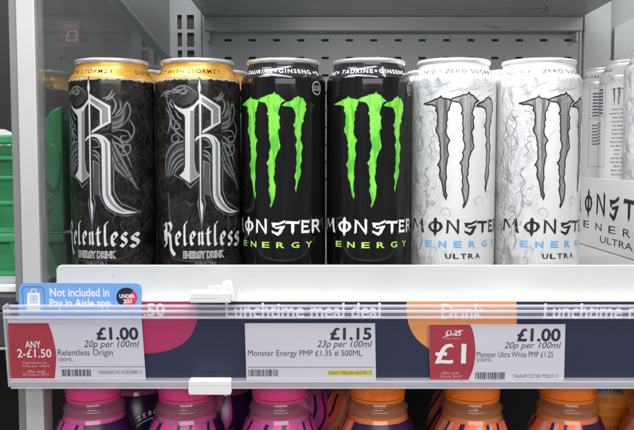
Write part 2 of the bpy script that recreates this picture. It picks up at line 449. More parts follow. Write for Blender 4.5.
# ------------------------------------------------------------------ flat print: outlines -> triangles -> wrapped on a can or laid on a plane
class Art:
    """collects 2-D outlines (u right, v up, millimetres) with a small height each, so that later ones lie on earlier ones"""
    def __init__(s): s.v, s.f, s.k = [], [], 0
    def poly(s, pts, holes=(), lift=None):
        loops = [[Vector((p[0], p[1], 0)) for p in L] for L in [pts, *holes]]
        tri = tessellate_polygon(loops)
        flat = [p for L in loops for p in L]
        h = s.k * 0.0012 if lift is None else lift
        n = len(s.v)
        s.v += [(p.x, p.y, h) for p in flat]
        s.f += [tuple(n + i for i in t) for t in tri if len(set(t)) == 3]
        s.k += 1
        return s
    def ribbon(s, pts, w, closed=False, taper=None):
        n = len(pts)
        L, Rr = [], []
        for i, p in enumerate(pts):
            a = pts[i - 1] if (i > 0 or closed) else p
            b = pts[(i + 1) % n] if (i < n - 1 or closed) else p
            d1 = Vector((p[0] - a[0], p[1] - a[1])); d2 = Vector((b[0] - p[0], b[1] - p[1]))
            if d1.length: d1.normalize()
            if d2.length: d2.normalize()
            t = d1 + d2
            if t.length < 1e-6: t = d1 if d1.length else d2
            t.normalize()
            nn = Vector((-t.y, t.x))
            ref = d2 if d2.length else d1
            c = max(0.55, abs(nn.dot(Vector((-ref.y, ref.x)))))
            ww = w * (taper(i / (n - 1)) if taper else 1) / 2 / c
            L.append((p[0] + nn.x * ww, p[1] + nn.y * ww)); Rr.append((p[0] - nn.x * ww, p[1] - nn.y * ww))
        base = len(s.v); h = s.k * 0.0012
        s.v += [(q[0], q[1], h) for q in L] + [(q[0], q[1], h) for q in Rr]
        for i in range(n if closed else n - 1):
            j = (i + 1) % n
            s.f.append((base + i, base + n + i, base + n + j, base + j))
        s.k += 1
        return s
    def nib(s, path, w, ang=40, ox=0, oy=0, sc=1.0, scx=None):
        scx = sc if scx is None else scx
        nx, ny = math.cos(R_(ang)) * w / 2, math.sin(R_(ang)) * w / 2
        P = smooth_path(path)
        for a, b in zip(P, P[1:]):
            q = [(a[0] - nx, a[1] - ny), (a[0] + nx, a[1] + ny), (b[0] + nx, b[1] + ny), (b[0] - nx, b[1] - ny)]
            s.poly([(ox + x * scx, oy + y * sc) for x, y in q])
        return s
    def text(s, body, box=None, at_=None, size=None, bold=0.0, shear=0.0, space=1.0):
        vs, fs = font_mesh(body, bold, shear, space)
        xs = [v[0] for v in vs]; ys = [v[1] for v in vs]
        x0, x1, y0, y1 = min(xs), max(xs), min(ys), max(ys)
        if box and body == '-': box = (box[0], box[1], (box[2] + box[3]) / 2 - 0.25, (box[2] + box[3]) / 2 + 0.25)
        if box:
            bx0, bx1, by0, by1 = box
            sx, sy = (bx1 - bx0) / (x1 - x0), (by1 - by0) / (y1 - y0)
            tr = lambda v: (bx0 + (v[0] - x0) * sx, by0 + (v[1] - y0) * sy)
        else:
            sc = size / 0.73                                # size = capital height
            tr = lambda v: (at_[0] + (v[0] - (x0 + x1) / 2) * sc, at_[1] + v[1] * sc)
        n = len(s.v); h = s.k * 0.0012
        s.v += [(*tr(v), h) for v in vs]
        s.f += [tuple(n + i for i in f) for f in fs]
        s.k += 1
        return s
    def cut(s, step, axis=0, levels=()):
        bm = bmesh.new()
        V = [bm.verts.new(v) for v in s.v]
        for f in s.f:
            try: bm.faces.new([V[i] for i in f])
            except ValueError: pass
        lo, hi = min(v[axis] for v in s.v), max(v[axis] for v in s.v)
        k = math.ceil(lo / step)
        while k * step < hi:
            no = [0, 0, 0]; no[axis] = 1; co = [0, 0, 0]; co[axis] = k * step
            bmesh.ops.bisect_plane(bm, geom=bm.verts[:] + bm.edges[:] + bm.faces[:], plane_co=co, plane_no=no, dist=1e-5)
            k += 1
        for z in levels:
            bmesh.ops.bisect_plane(bm, geom=bm.verts[:] + bm.edges[:] + bm.faces[:], plane_co=(0, z, 0), plane_no=(0, 1, 0), dist=1e-5)
        bm.verts.index_update()
        vs = [tuple(v.co) for v in bm.verts]; fs = [tuple(v.index for v in f.verts) for f in bm.faces]
        bm.free()
        return vs, fs
    def wrap(s, name, m, parent, lift=0.05, step=2.2, vstep=None):
        """onto the can: u is arc length on the straight wall, v is height; follows the neck's cone"""
        vs, fs = s.cut(step, 0, [z for z, _ in NECK] if max(v[1] for v in s.v) > NECK[0][0] else ())
        out = []
        for (u, v, h) in vs:
            a = u / CAN_R
            r = can_radius(v) + lift + h
            out.append((r * math.sin(a), -r * math.cos(a), v))
        fs = orient(out, fs, lambda c: Vector((c.x, c.y, 0)))
        return mesh(name, out, fs, m, parent, world_coords=False, smooth=None)
    def lay(s, name, m, parent, frame, lift=0.0):
        """onto a plane: frame(u, v, height) -> world millimetres"""
        out = [frame(u, v, lift + h) for (u, v, h) in s.v]
        nrm = Vector(frame(0, 0, 1)) - Vector(frame(0, 0, 0))
        fs = orient(out, s.f, lambda c: nrm)
        return mesh(name, out, fs, m, parent, smooth=None)
def orient(vs, fs, nfun):
    res = []
    for f in fs:
        p = [Vector(vs[i]) for i in f]
        n = Vector((0, 0, 0))
        for i in range(1, len(p) - 1): n += (p[i] - p[0]).cross(p[i + 1] - p[0])
        res.append(f if n.dot(nfun(sum(p, Vector((0, 0, 0))) / len(p))) >= 0 else tuple(reversed(f)))
    return res
def smooth_path(P, n=4):
    if len(P) < 3: return P
    out = []
    for i in range(len(P) - 1):
        p0 = P[max(0, i - 1)]; p1 = P[i]; p2 = P[i + 1]; p3 = P[min(len(P) - 1, i + 2)]
        for k in range(n):
            t = k / n
            out.append(tuple(0.5 * (2 * p1[j] + (p2[j] - p0[j]) * t + (2 * p0[j] - 5 * p1[j] + 4 * p2[j] - p3[j]) * t * t + (3 * p1[j] - p0[j] - 3 * p2[j] + p3[j]) * t ** 3) for j in (0, 1)))
    out.append(P[-1])
    return out
def soften(P, limit=48, n=4):
    """closed outline: curves between true corners are rounded, corners stay sharp"""
    m = len(P); out = []
    def turn(i):
        a = Vector((P[i][0] - P[i - 1][0], P[i][1] - P[i - 1][1])); b = Vector((P[(i + 1) % m][0] - P[i][0], P[(i + 1) % m][1] - P[i][1]))
        return math.degrees(abs(a.angle_signed(b))) if a.length and b.length else 180
    sharp = [turn(i) > limit for i in range(m)]
    for i in range(m):
        p1, p2 = P[i], P[(i + 1) % m]
        p0 = p1 if sharp[i] else P[i - 1]
        p3 = p2 if sharp[(i + 1) % m] else P[(i + 2) % m]
        for k in range(n):
            t = k / n
            out.append(tuple(0.5 * (2 * p1[j] + (p2[j] - p0[j]) * t + (2 * p0[j] - 5 * p1[j] + 4 * p2[j] - p3[j]) * t * t + (3 * p1[j] - p0[j] - 3 * p2[j] + p3[j]) * t ** 3) for j in (0, 1)))
    return out
_fonts = {}
def font_mesh(body, bold, shear, space):
    key = (body, bold, shear, space)
    if key not in _fonts:
        c = bpy.data.curves.new('lettering', 'FONT')
        c.body = body; c.size = 1.0; c.offset = bold; c.shear = shear; c.space_character = space
        c.resolution_u = 3
        o = bpy.data.objects.new('lettering', c)
        me = o.to_mesh()
        vs = [tuple(v.co) for v in me.vertices]; fs = [tuple(p.vertices) for p in me.polygons]
        o.to_mesh_clear()
        bpy.data.objects.remove(o); bpy.data.curves.remove(c)
        _fonts[key] = (vs, fs)
    return _fonts[key]

# ================================================================== THE SETTING
def grid_panel(xs, zs, hole, y0, y1):
    """a sheet between y0 (front) and y1 with real punched holes where hole(i, j)"""
    mb = MB()
    for i in range(len(xs) - 1):
        for j in range(len(zs) - 1):
            if hole(i, j):
                x0, x1, z0, z1 = xs[i], xs[i + 1], zs[j], zs[j + 1]
                for q in ([(x0, y0, z0), (x0, y1, z0), (x0, y1, z1), (x0, y0, z1)], [(x1, y0, z0), (x1, y1, z0), (x1, y1, z1), (x1, y0, z1)],
                          [(x0, y0, z0), (x1, y0, z0), (x1, y1, z0), (x0, y1, z0)], [(x0, y0, z1), (x1, y0, z1), (x1, y1, z1), (x0, y1, z1)]):
                    mb.add(q, [(0, 1, 2, 3)])
            else:
                mb.add([(xs[i], y0, zs[j]), (xs[i + 1], y0, zs[j]), (xs[i + 1], y0, zs[j + 1]), (xs[i], y0, zs[j + 1])], [(0, 1, 2, 3)])
    return mb
YB = 1090
xs, zs = [-160], [-30]
hx = set(); hz = set()
for k in range(-4, 12):
    c = -22 + 33.1 * k
    if c < -150 or c > 346: continue
    hx.add(len(xs)); xs += [c - 4.8, c + 4.8]
hx = {i for i in range(1, len(xs) - 1, 2)}
xs.append(357)
for z in (113.6 - 23.6 * 2, 113.6 - 23.6, 113.6, 137.2, 160.8, 184.4, 208, 231.6, 255.6):
    zs += [z - 1.7, z + 1.7]
hz = {j for j in range(1, len(zs) - 1, 2)}
zs.append(520)
bp = grid_panel(xs, zs, lambda i, j: i in hx and j in hz, YB, YB + 3)
o = bp.build('back_wall', M['panel_grey'], None, smooth=None); tag(o, kind='structure')
b2 = MB().box(-165, 360, YB + 7, YB + 9, -30, 520).build('backing_sheet', M['black_hole'], o)
# neighbouring parts of the cabinet: dark rear wall on the left, pale wall at the right
tag(MB().box(-1300, -205, 1160, 1175, -700, 900).build('left_back_wall', M['dark'], None), kind='structure')
tag(MB().box(-1320, -1300, 300, 1175, -700, 900).build('left_end_wall', M['dark'], None), kind='structure')
tag(MB().box(398, 900, YB + 10, YB + 20, -30, 700).build('right_back_wall', M['light_grey'], None), kind='structure')
tag(MB().box(-700, 900, YB + 30, YB + 40, -720, -32).build('lower_back_wall', M['dark'], None), kind='structure')
tag(MB().box(-1300, 900, 500, 1180, -740, -720).build('cabinet_floor', M['dark'], None), kind='structure')
# slotted upright in the corner at the left
t = thing('slotted_upright', 'grey slotted steel upright in the corner by the glass side panel', 'upright', (-180, YB - 12, -30))
ux = [-199, -188, -182, -175, -165.5, -158]
uz = [-30]
for z in range(0, 12): uz += [10 + z * 23.5, 10 + z * 23.5 + 19]
uz = [v for v in uz if v < 500]; uz.append(500)
grid_panel(ux, uz, lambda i, j: i in (1, 3) and j % 2 == 1, YB - 12, YB - 9).build('channel_face', M['panel_grey'], t, smooth=None)
MB().box(-199, -158, YB - 4, YB - 2, -30, 500).build('channel_back', M['black_hole'], t)
MB().box(-158, -156, YB - 12, YB - 0.5, -30, 500).build('channel_side', M['panel_grey'], t)
t = thing('steel_upright', 'pale plain steel upright at the right end of the upper shelf', 'upright', (380, YB - 12, -30))
MB().box(360, 397, YB - 12, YB - 1, -30, 560).build('channel_face', M['light_grey'], t, bevel=1.5)
t2 = thing('reflected_light_patch', 'pale slanted sheet standing in for reflected light at top right', 'panel', (470, YB, 150))
mbp = MB().prism([(404, 210), (540, 210), (540, 302), (446, 295), (404, 272)], 'y', YB - 4, YB + 2)  # pale sheet shaped as a slanted patch of reflected light
mbp.build('patch_sheet', M['light_grey'], t2, bevel=1)

# side of the cabinet at the left: post, glass, header
XG = -201.0
t = thing('corner_post', 'tall white metal corner post at the left front of the shelf', 'post', (-216, 585, -720))
MB().box(-218.0, -204.6, 580, 600, -720, 700).build('post_face', M['post_white'], t, bevel=0.8)
MB().box(-224.5, -218.2, 583, 604, -720, 700).build('post_flange', M['post_side'], t, bevel=0.6)
t = thing('glass_side_panel', 'clear glass side panel behind the white corner post, reflecting the gold can', 'glass panel', (XG, 800, -10))
MB().box(XG - 3, XG, 584, YB - 14, -6, 252).build('pane', M['glass'], t)
t = thing('side_header', 'grey sheet metal header above the glass side panel', 'panel', (XG, 850, 250))
MB().prism([(601, 266), (782, 250.5), (1039, 228.5), (1077, 225.3), (1077, 520), (601, 520)], 'x', XG + 0.3, XG + 3).build('header_sheet', M['side_grey'], t)
MB().prism([(601, 266), (1077, 225.3), (1077, 228.6), (601, 269.6)], 'x', XG + 3.1, XG + 7).build('header_flange', M['light_grey'], t)

# upper shelf
t = thing('upper_shelf', 'grey underside of the steel shelf above the cans', 'shelf', (100, 1070, 283))
MB().box(-150, 353, 640, 1072, 283, 287).build('shelf_deck', M['under_grey'], t)
MB().box(-150, 353, 1062, 1071.9, 264, 282.8).build('rear_flange', M['under_grey'], t, bevel=1)
for k in (-147, 350 - 3):
    MB().prism([(1071, 252), (1086, 252), (1086, 300), (1040, 300), (1040, 287.5), (1071, 282.5)], 'x', k, k + 3).build('shelf_bracket', M['under_grey'], t)
sc = Art()  # a reflection on the underside, painted as thin dark lines
for q in ([(-6, 2), (30, 14), (62, 10), (34, -4), (-2, -2)], [(4, 4), (40, 7), (52, 2)], [(20, 14), (50, 3), (58, 13)]):
    sc.ribbon(smooth_path([(240 + a * 0.9, 990 + b * 4) for a, b in q]), 0.9)
sc.lay('painted_reflection', M['dark_rail'], t, lambda u, v, h: (u, v, 282.9 - h))

# lower shelf the cans stand on
t = thing('can_shelf', 'white steel shelf with upright front lip carrying the energy drink cans', 'shelf', (120, 800, -6))
MB().box(-196, 620, 588, YB - 2, -5, 0).build('shelf_deck', M['white_shelf'], t)
xl = at(56, 265, 582)[0]
ztop = at(300, 265.2, 582)[2]; zbot = at(300, 300, 582)[2]
pl = [(620, zbot), (620, ztop)]
for k in range(7):
    a = R_(90 + 15 * k); pl.append((xl + 4 + 4 * math.cos(a), ztop - 4 + 4 * math.sin(a)))
pl.append((xl, zbot))
MB().prism(pl, 'y', 582, 585.5).build('front_lip', M['white_shelf'], t, bevel=0.7)
ze0, ze1 = at(300, 309, 572)[2], at(300, 298.7, 572)[2]
MB().box(-212, 620, 570, 588, ze0, ze1).build('front_edge', M['white_edge'], t, bevel=1.2)
MB().box(-196, 620, 576, 587.5, -72, ze0 - 0.3).build('rail_mount', M['dark_rail'], t)

# shelf below, with the bottles
ZL = -304
t = thing('bottle_shelf', 'dark lower shelf on which the pink and orange bottles stand', 'shelf', (120, 800, ZL))
MB().box(-196, 620, 540, YB, ZL - 6, ZL).build('shelf_deck', M['panel_grey'], t)

# ================================================================== CANS
CAN_R = 33.0
NECK = [(151.5, 33.0), (153.0, 32.75), (154.4, 32.1), (156.0, 31.05), (158.0, 29.6), (160.0, 28.35), (161.8, 27.6), (163.4, 27.35)]
def can_radius(v):
    """outer radius of the can at height v: straight wall, S-shaped neck"""
    if v <= NECK[0][0]: return CAN_R
    for (z0, r0), (z1, r1) in zip(NECK, NECK[1:]):
        if v <= z1: return r0 + (r1 - r0) * (v - z0) / (z1 - z0)
    return NECK[-1][1]
YC = 625.0
def can_uv(px, py, cx):
    """where the line of sight through a photo point meets the wall of the can at cx"""
    d = ray(px, py)
    a = d[0] ** 2 + d[1] ** 2
    b = -2 * (d[0] * cx + d[1] * YC)
    c = cx * cx + YC * YC - CAN_R ** 2
    disc = b * b - 4 * a * c
    t = (-b - math.sqrt(max(disc, 0))) / (2 * a)
    X, Y, Z = d[0] * t, d[1] * t, CAMH + d[2] * t
    return (math.atan2(X - cx, -(Y - YC)) * CAN_R, Z)
CX = [-160.6, -93.4, -26.4, 40.6, 107.0, 173.6]
def crop(x0, y0, sc, cx):
    return lambda p: can_uv(x0 + p[0] / sc, y0 + p[1] / sc, cx)

# ---- the three claws
q4 = crop(330, 86, 7.548, CX[3])
claw1 = [(32,137),(75,118),(100,103),(125,95),(140,78),(150,92),(180,97),(214,104),(212,125),(205,150),(195,165),(200,178),(185,190),(183,235),(188,250),(178,275),(182,300),(175,345),(183,375),(205,410),(192,430),(186,470),(196,520),(187,548),(182,590),(178,640),(183,690),(176,730),(176,790),(186,822),(178,852),(165,812),(160,770),(150,720),(138,692),(135,670),(139,640),(135,615),(122,595),(136,570),(142,545),(138,500),(142,470),(133,450),(138,430),(130,400),(125,370),(110,345),(108,320),(120,295),(118,260),(122,230),(115,200),(105,185),(111,165),(105,150),(93,147),(72,140),(50,143)]
claw2 = [(205,107),(235,88),(270,78),(300,65),(335,60),(347,45),(360,62),(385,72),(395,90),(408,95),(412,105),(428,110),(410,118),(395,130),(385,160),(378,180),(372,205),(380,225),(388,235),(380,260),(385,300),(388,320),(375,325),(372,350),(378,390),(383,430),(388,450),(385,470),(370,490),(360,520),(350,545),(345,570),(349,600),(342,625),(345,650),(335,690),(340,720),(352,755),(348,785),(346,823),(336,860),(325,892),(311,917),(309,903),(317,880),(314,850),(308,825),(299,792),(297,780),(308,750),(300,720),(305,690),(298,660),(295,630),(298,605),(282,580),(298,560),(308,530),(303,505),(312,480),(320,455),(315,430),(305,400),(308,370),(300,340),(305,320),(300,290),(303,260),(300,220),(288,208),(298,190),(295,160),(285,140),(275,125),(255,118),(230,116)]
claw3 = [(405,148),(430,125),(460,118),(480,105),(485,92),(500,88),(508,78),(520,92),(535,95),(545,120),(553,140),(548,165),(553,180),(545,200),(542,220),(535,250),(540,265),(528,285),(525,310),(522,340),(525,360),(518,400),(525,430),(532,460),(525,490),(522,520),(526,560),(518,590),(515,615),(521,640),(515,680),(505,710),(498,740),(490,800),(485,770),(490,740),(492,710),(483,690),(485,670),(495,640),(492,615),(498,590),(495,540),(500,510),(495,470),(490,440),(498,430),(500,400),(490,370),(485,350),(490,320),(478,295),(490,275),(492,250),(495,220),(488,190),(478,165),(460,155),(430,152)]
CLAWS = [[q4(p) for p in c] for c in (claw1, claw2, claw3)]

# ---- hand-cut capitals of the name, unit boxes
CAPS = {
 'M': [[(-.02,.02),(.06,1.02),(.20,1.06),(.17,.9),(.10,.0)], [(.08,1.06),(.24,1.06),(.52,.42),(.46,.22)], [(.46,.22),(.55,.42),(.78,1.08),(.90,1.12),(.86,.92)], [(.74,1.06),(.92,1.14),(.98,.2),(1.06,-.16),(.84,-.06)]],
 'O': 'ring',
 'N': [[(-.02,-.14),(.02,1.0),(-.04,1.1),(.24,1.02),(.20,.9),(.16,-.04)], [(.06,1.06),(.26,1.0),(.94,.06),(.90,-.2)], [(.80,1.0),(.84,1.22),(1.02,1.05),(1.0,.9),(1.0,-.02),(.88,-.22),(.84,0)]],
 'S': [[(1.02,1.0),(.96,1.04),(.50,.82),(.0,.84),(.06,.60),(.50,.62),(.98,.84)], [(.0,.84),(.22,.80),(.28,.48),(.08,.42)], [(.08,.60),(.28,.44),(1.0,.60),(.94,.36),(.30,.30)], [(.74,.54),(1.0,.60),(.70,-.10),(.46,-.30),(.40,-.12)], [(.46,-.30),(.58,-.06),(.14,.10),(.02,.20),(.02,-.02)]],
 'T': [[(-.06,.72),(.02,.98),(.96,.92),(1.12,1.06),(1.02,.68),(.90,.72),(.10,.74)], [(.40,.80),(.66,.80),(.64,.1),(.52,-.2),(.40,.02)]],
 'E': [[(.04,1.0),(.26,.94),(.26,-.1),(.02,-.02)], [(.04,1.04),(.9,.98),(1.0,1.1),(.94,.76),(.2,.80)], [(.2,.58),(.84,.56),(.80,.38),(.2,.40)], [(.02,.14),(.92,.14),(1.02,.26),(.98,-.10),(.02,-.1)]],
 'R': [[(.04,1.06),(.26,1.0),(.26,.0),(.14,-.2),(.02,.0)], [(.04,1.06),(.80,1.0),(.90,.80),(.24,.84)], [(.72,.96),(.92,.84),(.80,.44),(.60,.52)], [(.2,.56),(.76,.56),(.70,.38),(.2,.38)], [(.40,.48),(.62,.48),(1.06,-.14),(.82,-.10)]],
}
def capital(art, ch, u0, u1, v0, v1):
    f = lambda p: (u0 + p[0] * (u1 - u0), v0 + p[1] * (v1 - v0))
    if ch == 'O':
        out = [(.50,1.0),(.16,.80),(.0,.50),(.12,.14),(.46,-.12),(.82,.10),(1.0,.46),(.90,.80)]
        inn = [(.50,.80),(.74,.68),(.78,.44),(.70,.22),(.48,.10),(.28,.28),(.20,.52),(.30,.70)]
        art.poly([f(p) for p in out], [[f(p) for p in inn]])
        art.poly([f(p) for p in [(.40,1.12),(.52,1.30),(.62,1.12),(.60,.2),(.58,-.18),(.48,-.40),(.40,-.16)]])
    else:
        for q in CAPS[ch]: art.poly([f(p) for p in q])
NAME = [('M', -45.5, -31.5), ('O', -27.5, -15.0), ('N', -12.5, -3.0), ('S', 0.8, 11.2), ('T', 11.8, 21.6), ('E', 23.6, 31.2), ('R', 33.0, 43.0)]
def name_art():
    a = Art()
    for ch, u0, u1 in NAME: capital(a, ch, u0, u1, 37.1, 45.9)
    return a
def energy_art(h=4.5, v0=25.2, bold=0.02):
    a = Art()
    for k, ch in enumerate('ENERGY'):
        c = -27.0 + 11.5 * k
        a.text(ch, (c - 3.1, c + 3.1, v0, v0 + h), bold=bold)
    return a
def neck_art(phrases, v0, v1, bold=0.012):
    """lettering that runs round the neck: (words, start, end) in arc length"""
    a = Art()
    for txt, u0, u1 in phrases: a.text(txt, (u0, u1, v0, v1), bold=bold, space=1.25)
    return a

def spiral(cx, cy, r0, r1, a0, turns, n=26):
    out = []
    for k in range(n):
        t = k / (n - 1)
        a = a0 + turns * 2 * math.pi * t
        r = r0 + (r1 - r0) * t
        out.append((cx + r * math.cos(a), cy + r * math.sin(a)))
    return out

def can_shell(t, body_mat, rim_mat):
    prof = [(21, 1.6), (23.5, 0.2), (25.5, 0.2), (27, 1.4), (31.4, 6.8), (32.6, 9.2), (33.0, 11.5), (33.0, 60), (33.0, 120), (33.0, 148.0)] + [(r, z) for z, r in NECK] + [(27.3, 164.6)]
    MB().lathe(prof, 96, cap0=True).build('body', body_mat, t, smooth=True, world_coords=False, auto=50)
    rim = [(27.3, 164.6), (28.0, 165.2), (28.5, 166.2), (28.5, 167.2), (28.0, 168.0), (27.2, 168.2), (26.6, 167.6), (26.2, 166.4), (25.6, 162.2)]
    MB().lathe(rim, 96).build('rim', rim_mat, t, smooth=True, world_coords=False)
    lid = MB().lathe([(25.6, 162.2), (25.0, 161.6), (24.0, 162.6), (22.8, 162.9), (0.01, 162.9)], 48).build('lid', M['alu'], t, smooth=True, world_coords=False)
    tab = []
    for k in range(20):
        a = 2 * math.pi * k / 20
        tab.append((7.5 * math.cos(a), -2 + 11.5 * math.sin(a)))
    mb = MB().prism(tab, 'z', 163.4, 164.6)
    mb.build('pull_tab', M['alu'], lid, world_coords=False, bevel=0.3)

GRP = 'energy drink cans standing on the shelf'
def make_green_can():
    t = thing('energy_drink_can', 'x', 'can', (CX[3], YC, 0), 0, GRP)
    can_shell(t, M['black_can'], M['alu'])
    a = Art()
    for c in CLAWS: a.poly(c, lift=0.0)
    a.wrap('claw_emblem', M['claw_green'], t)
    a = Art()
    for c in CLAWS: a.ribbon(c, 0.42, closed=True)
    a.wrap('claw_edge', M['claw_green_edge'], t, lift=0.075)
    name_art().wrap('name_lettering', M['print_white'], t)
    energy_art().wrap('energy_lettering', M['print_lime'], t)
    neck_art([('L-CARNITINE+', -80, -30), ('TAURINE+GINSENG', -27, 35), ('+B VITAMINS', 38, 84)], 156.3, 159.5).wrap('neck_lettering', M['print_white'], t, lift=0.12, step=1.5)
    # round price mark on the shoulder at the right of the claws
    b = Art()
    c = (39.0, 146.0)
    b.poly([(c[0] + 5.2 * math.cos(k * math.pi / 12), c[1] + 5.2 * math.sin(k * math.pi / 12)) for k in range(24)])
    b.wrap('price_mark', M['print_silver'], t, lift=0.05)
    b = Art()
    b.poly([(c[0] + 4.5 * math.cos(k * math.pi / 12), c[1] + 4.5 * math.sin(k * math.pi / 12)) for k in range(24)])
    b.wrap('price_mark_field', M['print_black'], t, lift=0.08)
    b = Art(); b.text('£1.35', (c[0] - 3.4, c[0] + 3.4, c[1] - 1.8, c[1] + 1.8), bold=0.02)
    b.wrap('price_mark_figures', M['print_silver'], t, lift=0.11)
    return t
def make_white_can():
    t = thing('energy_drink_can', 'x', 'can', (CX[4], YC, 0), 0, GRP)
    can_shell(t, M['white_can'], M['alu_white'])
    rnd = random.Random(3)
    a = Art()
    for k in range(46):                                  # pencil filigree left of the emblem: short curls, leaves and stems
        cx, cy = -37 + rnd.gauss(0, 8.5), rnd.uniform(8, 132)
        r = rnd.uniform(1.6, 5.5)
        a.ribbon(spiral(cx, cy, r, r * 0.35, rnd.uniform(0, 6), rnd.choice((-1, 1)) * rnd.uniform(0.4, 0.9), 14), rnd.uniform(0.25, 0.6), taper=lambda q: 0.3 + 0.9 * math.sin(math.pi * q))
    for k in range(34):
        x, y = -38 + rnd.gauss(0, 8), rnd.uniform(5, 115)
        L = rnd.uniform(8, 26); b = rnd.uniform(-7, 7)
        a.ribbon(smooth_path([(x, y), (x + b, y + L * 0.35), (x + b * 0.4, y + L * 0.7), (x + b * 1.6, y + L)]), rnd.uniform(0.25, 0.7), taper=lambda q: 0.2 + math.sin(math.pi * q))
    tag(a.wrap('sketch_scrolls', M['sketch'], t, lift=0.04), kind='stuff')
    a = Art()
    for (cx, cy, r, tn) in ((12, 60, 5, 1.0), (24, 66, 4, -1.1), (-14, 52, 5, 1.1), (-12, 22, 4, -0.9), (20, 118, 6, 0.7), (27, 95, 3.6, 1.0), (2, 62, 3, -1)):
        a.ribbon(spiral(cx, cy, r, r * 0.3, cx, tn), 0.6, taper=lambda q: 0.3 + math.sin(math.pi * q))
    for k in range(26):                                  # short hatching under the shoulder
        x, y = rnd.uniform(-45, 40), rnd.uniform(134, 149)
        a.ribbon(smooth_path([(x, y), (x + 5, y + 1.2), (x + 10, y + 3.5)]), 0.55, taper=lambda q: 0.2 + math.sin(math.pi * q))
    tag(a.wrap('sketch_hatching', M['sketch_pale'], t, lift=0.045), kind='stuff')
    a = Art()
    for c in CLAWS: a.poly(c, lift=0.0)
    a.wrap('claw_emblem', M['claw_grey'], t, lift=0.07)
    a = Art()
    rj = random.Random(8)
    for c in CLAWS:                                      # ragged pen outline
        fine = []
        for p, q in zip(c, c[1:] + c[:1]):
            n_ = max(1, int(math.dist(p, q) / 1.1))
            fine += [(p[0] + (q[0] - p[0]) * k / n_ + rj.gauss(0, 0.10), p[1] + (q[1] - p[1]) * k / n_ + rj.gauss(0, 0.10)) for k in range(n_)]
        a.ribbon(fine, 1.05, closed=True)
        for p in c[::2]:
            a.poly([(p[0] - 0.45, p[1] - 0.9), (p[0] + 0.5, p[1] - 0.5), (p[0] + rj.uniform(-0.3, 0.3), p[1] + rj.uniform(0.5, 1.1))])
    a.wrap('claw_outline', M['print_black'], t, lift=0.09)
    name_art().wrap('name_lettering', M['print_black'], t, lift=0.06)
    energy_art(5.2, 25.3, 0.05).wrap('energy_lettering', M['print_blue'], t, lift=0.06)
    a = Art()
    for k, ch in enumerate('ULTRA'):
        c = -11 + 5.8 * k
        a.text(ch, (c - 2.3, c + 2.3, 17.0, 21.0), bold=0.03)
    a.wrap('ultra_lettering', M['print_black'], t, lift=0.06)
    neck_art([('ZERO CALORIE', -76, -24), ('-', -20.6, -19), ('ZERO SUGAR', -15.4, 28.5), ('-', 32, 33.6), ('ZERO CALORIE', 37, 89)], 156.4, 159.4, 0.006).wrap('neck_lettering', M['neck_ink'], t, lift=0.12, step=1.5)
    # the back of the can: table of figures, small emblem and a paragraph, all printed
    a = Art()
    for k in range(17):
        y = 138 - k * 3.4
        if k in (8, 9): continue
        a.poly([(66, y), (66 + (14 if k < 8 else 9), y), (66 + (14 if k < 8 else 9), y + (1.9 if k < 8 else 1.3)), (66, y + (1.9 if k < 8 else 1.3))])
    a.ribbon([(62, 145), (84, 145), (84, 60), (62, 60)], 0.4, closed=True)
    a.ribbon([(62, 112), (84, 112)], 0.4)
    a.wrap('facts_table', M['ink_grey'], t)
    a = Art()
    for c in CLAWS:
        a.poly([(100 + u * 0.28, 122 + (v - 60) * 0.22) for u, v in c])
    a.wrap('small_emblem', M['ink_grey'], t)
    a = Art()
    words = ['Some of us', 'wanted a drink', 'what they', 'wanted the', 'our team', 'took away', 'Theyre less', 'not sweet', 'Theyre lighter', 'new flavour', 'sugar', 'zero', 'calories full', 'load of our', 'blend', 'Same wild', 'end of all']
    for k, w in enumerate(words):
        a.text(w, None, (100, 117 - k * 4.1), 2.3, bold=0.02, shear=0.1)
    a.wrap('story_lettering', M['ink_grey'], t)
    return t

# ---- the blackletter can
q2 = crop(158, 76, 7.548, CX[1])
def Q(L): return [q2(p) for p in L]
stem = [(108,172),(125,213),(150,235),(190,248),(235,240),(275,215),(312,170),(313,200),(285,226),(272,252),(272,640),(285,718),(318,752),(240,808),(163,752),(195,718),(205,680),(205,312),(195,290),(160,265),(130,238)]
stem_shade = [(243,262),(270,262),(270,640),(282,718),(312,752),(241,802)]
bowl = [(322,135),(380,172),(470,232),(473,352),(335,434),(335,414),(400,372),(400,262),(322,205)]
leg = [(278,482),(300,455),(335,440),(380,438),(425,455),(455,490),(468,540),(470,860),(478,905),(505,960),(545,1000),(603,1020),(560,1034),(510,1026),(455,990),(424,935),(413,860),(410,560),(402,505),(380,470),(345,458),(310,468),(280,492)]
leg_shade = [(420,470),(446,500),(452,545),(454,860),(462,905),(490,962),(540,1008),(560,1020),(520,1012),(470,965),(440,905),(436,860),(434,545),(430,500)]
spear = [(312,12),(323,88),(316,130),(325,135),(326,935),(342,985),(331,1118),(318,985),(317,935),(310,135),(302,88)]
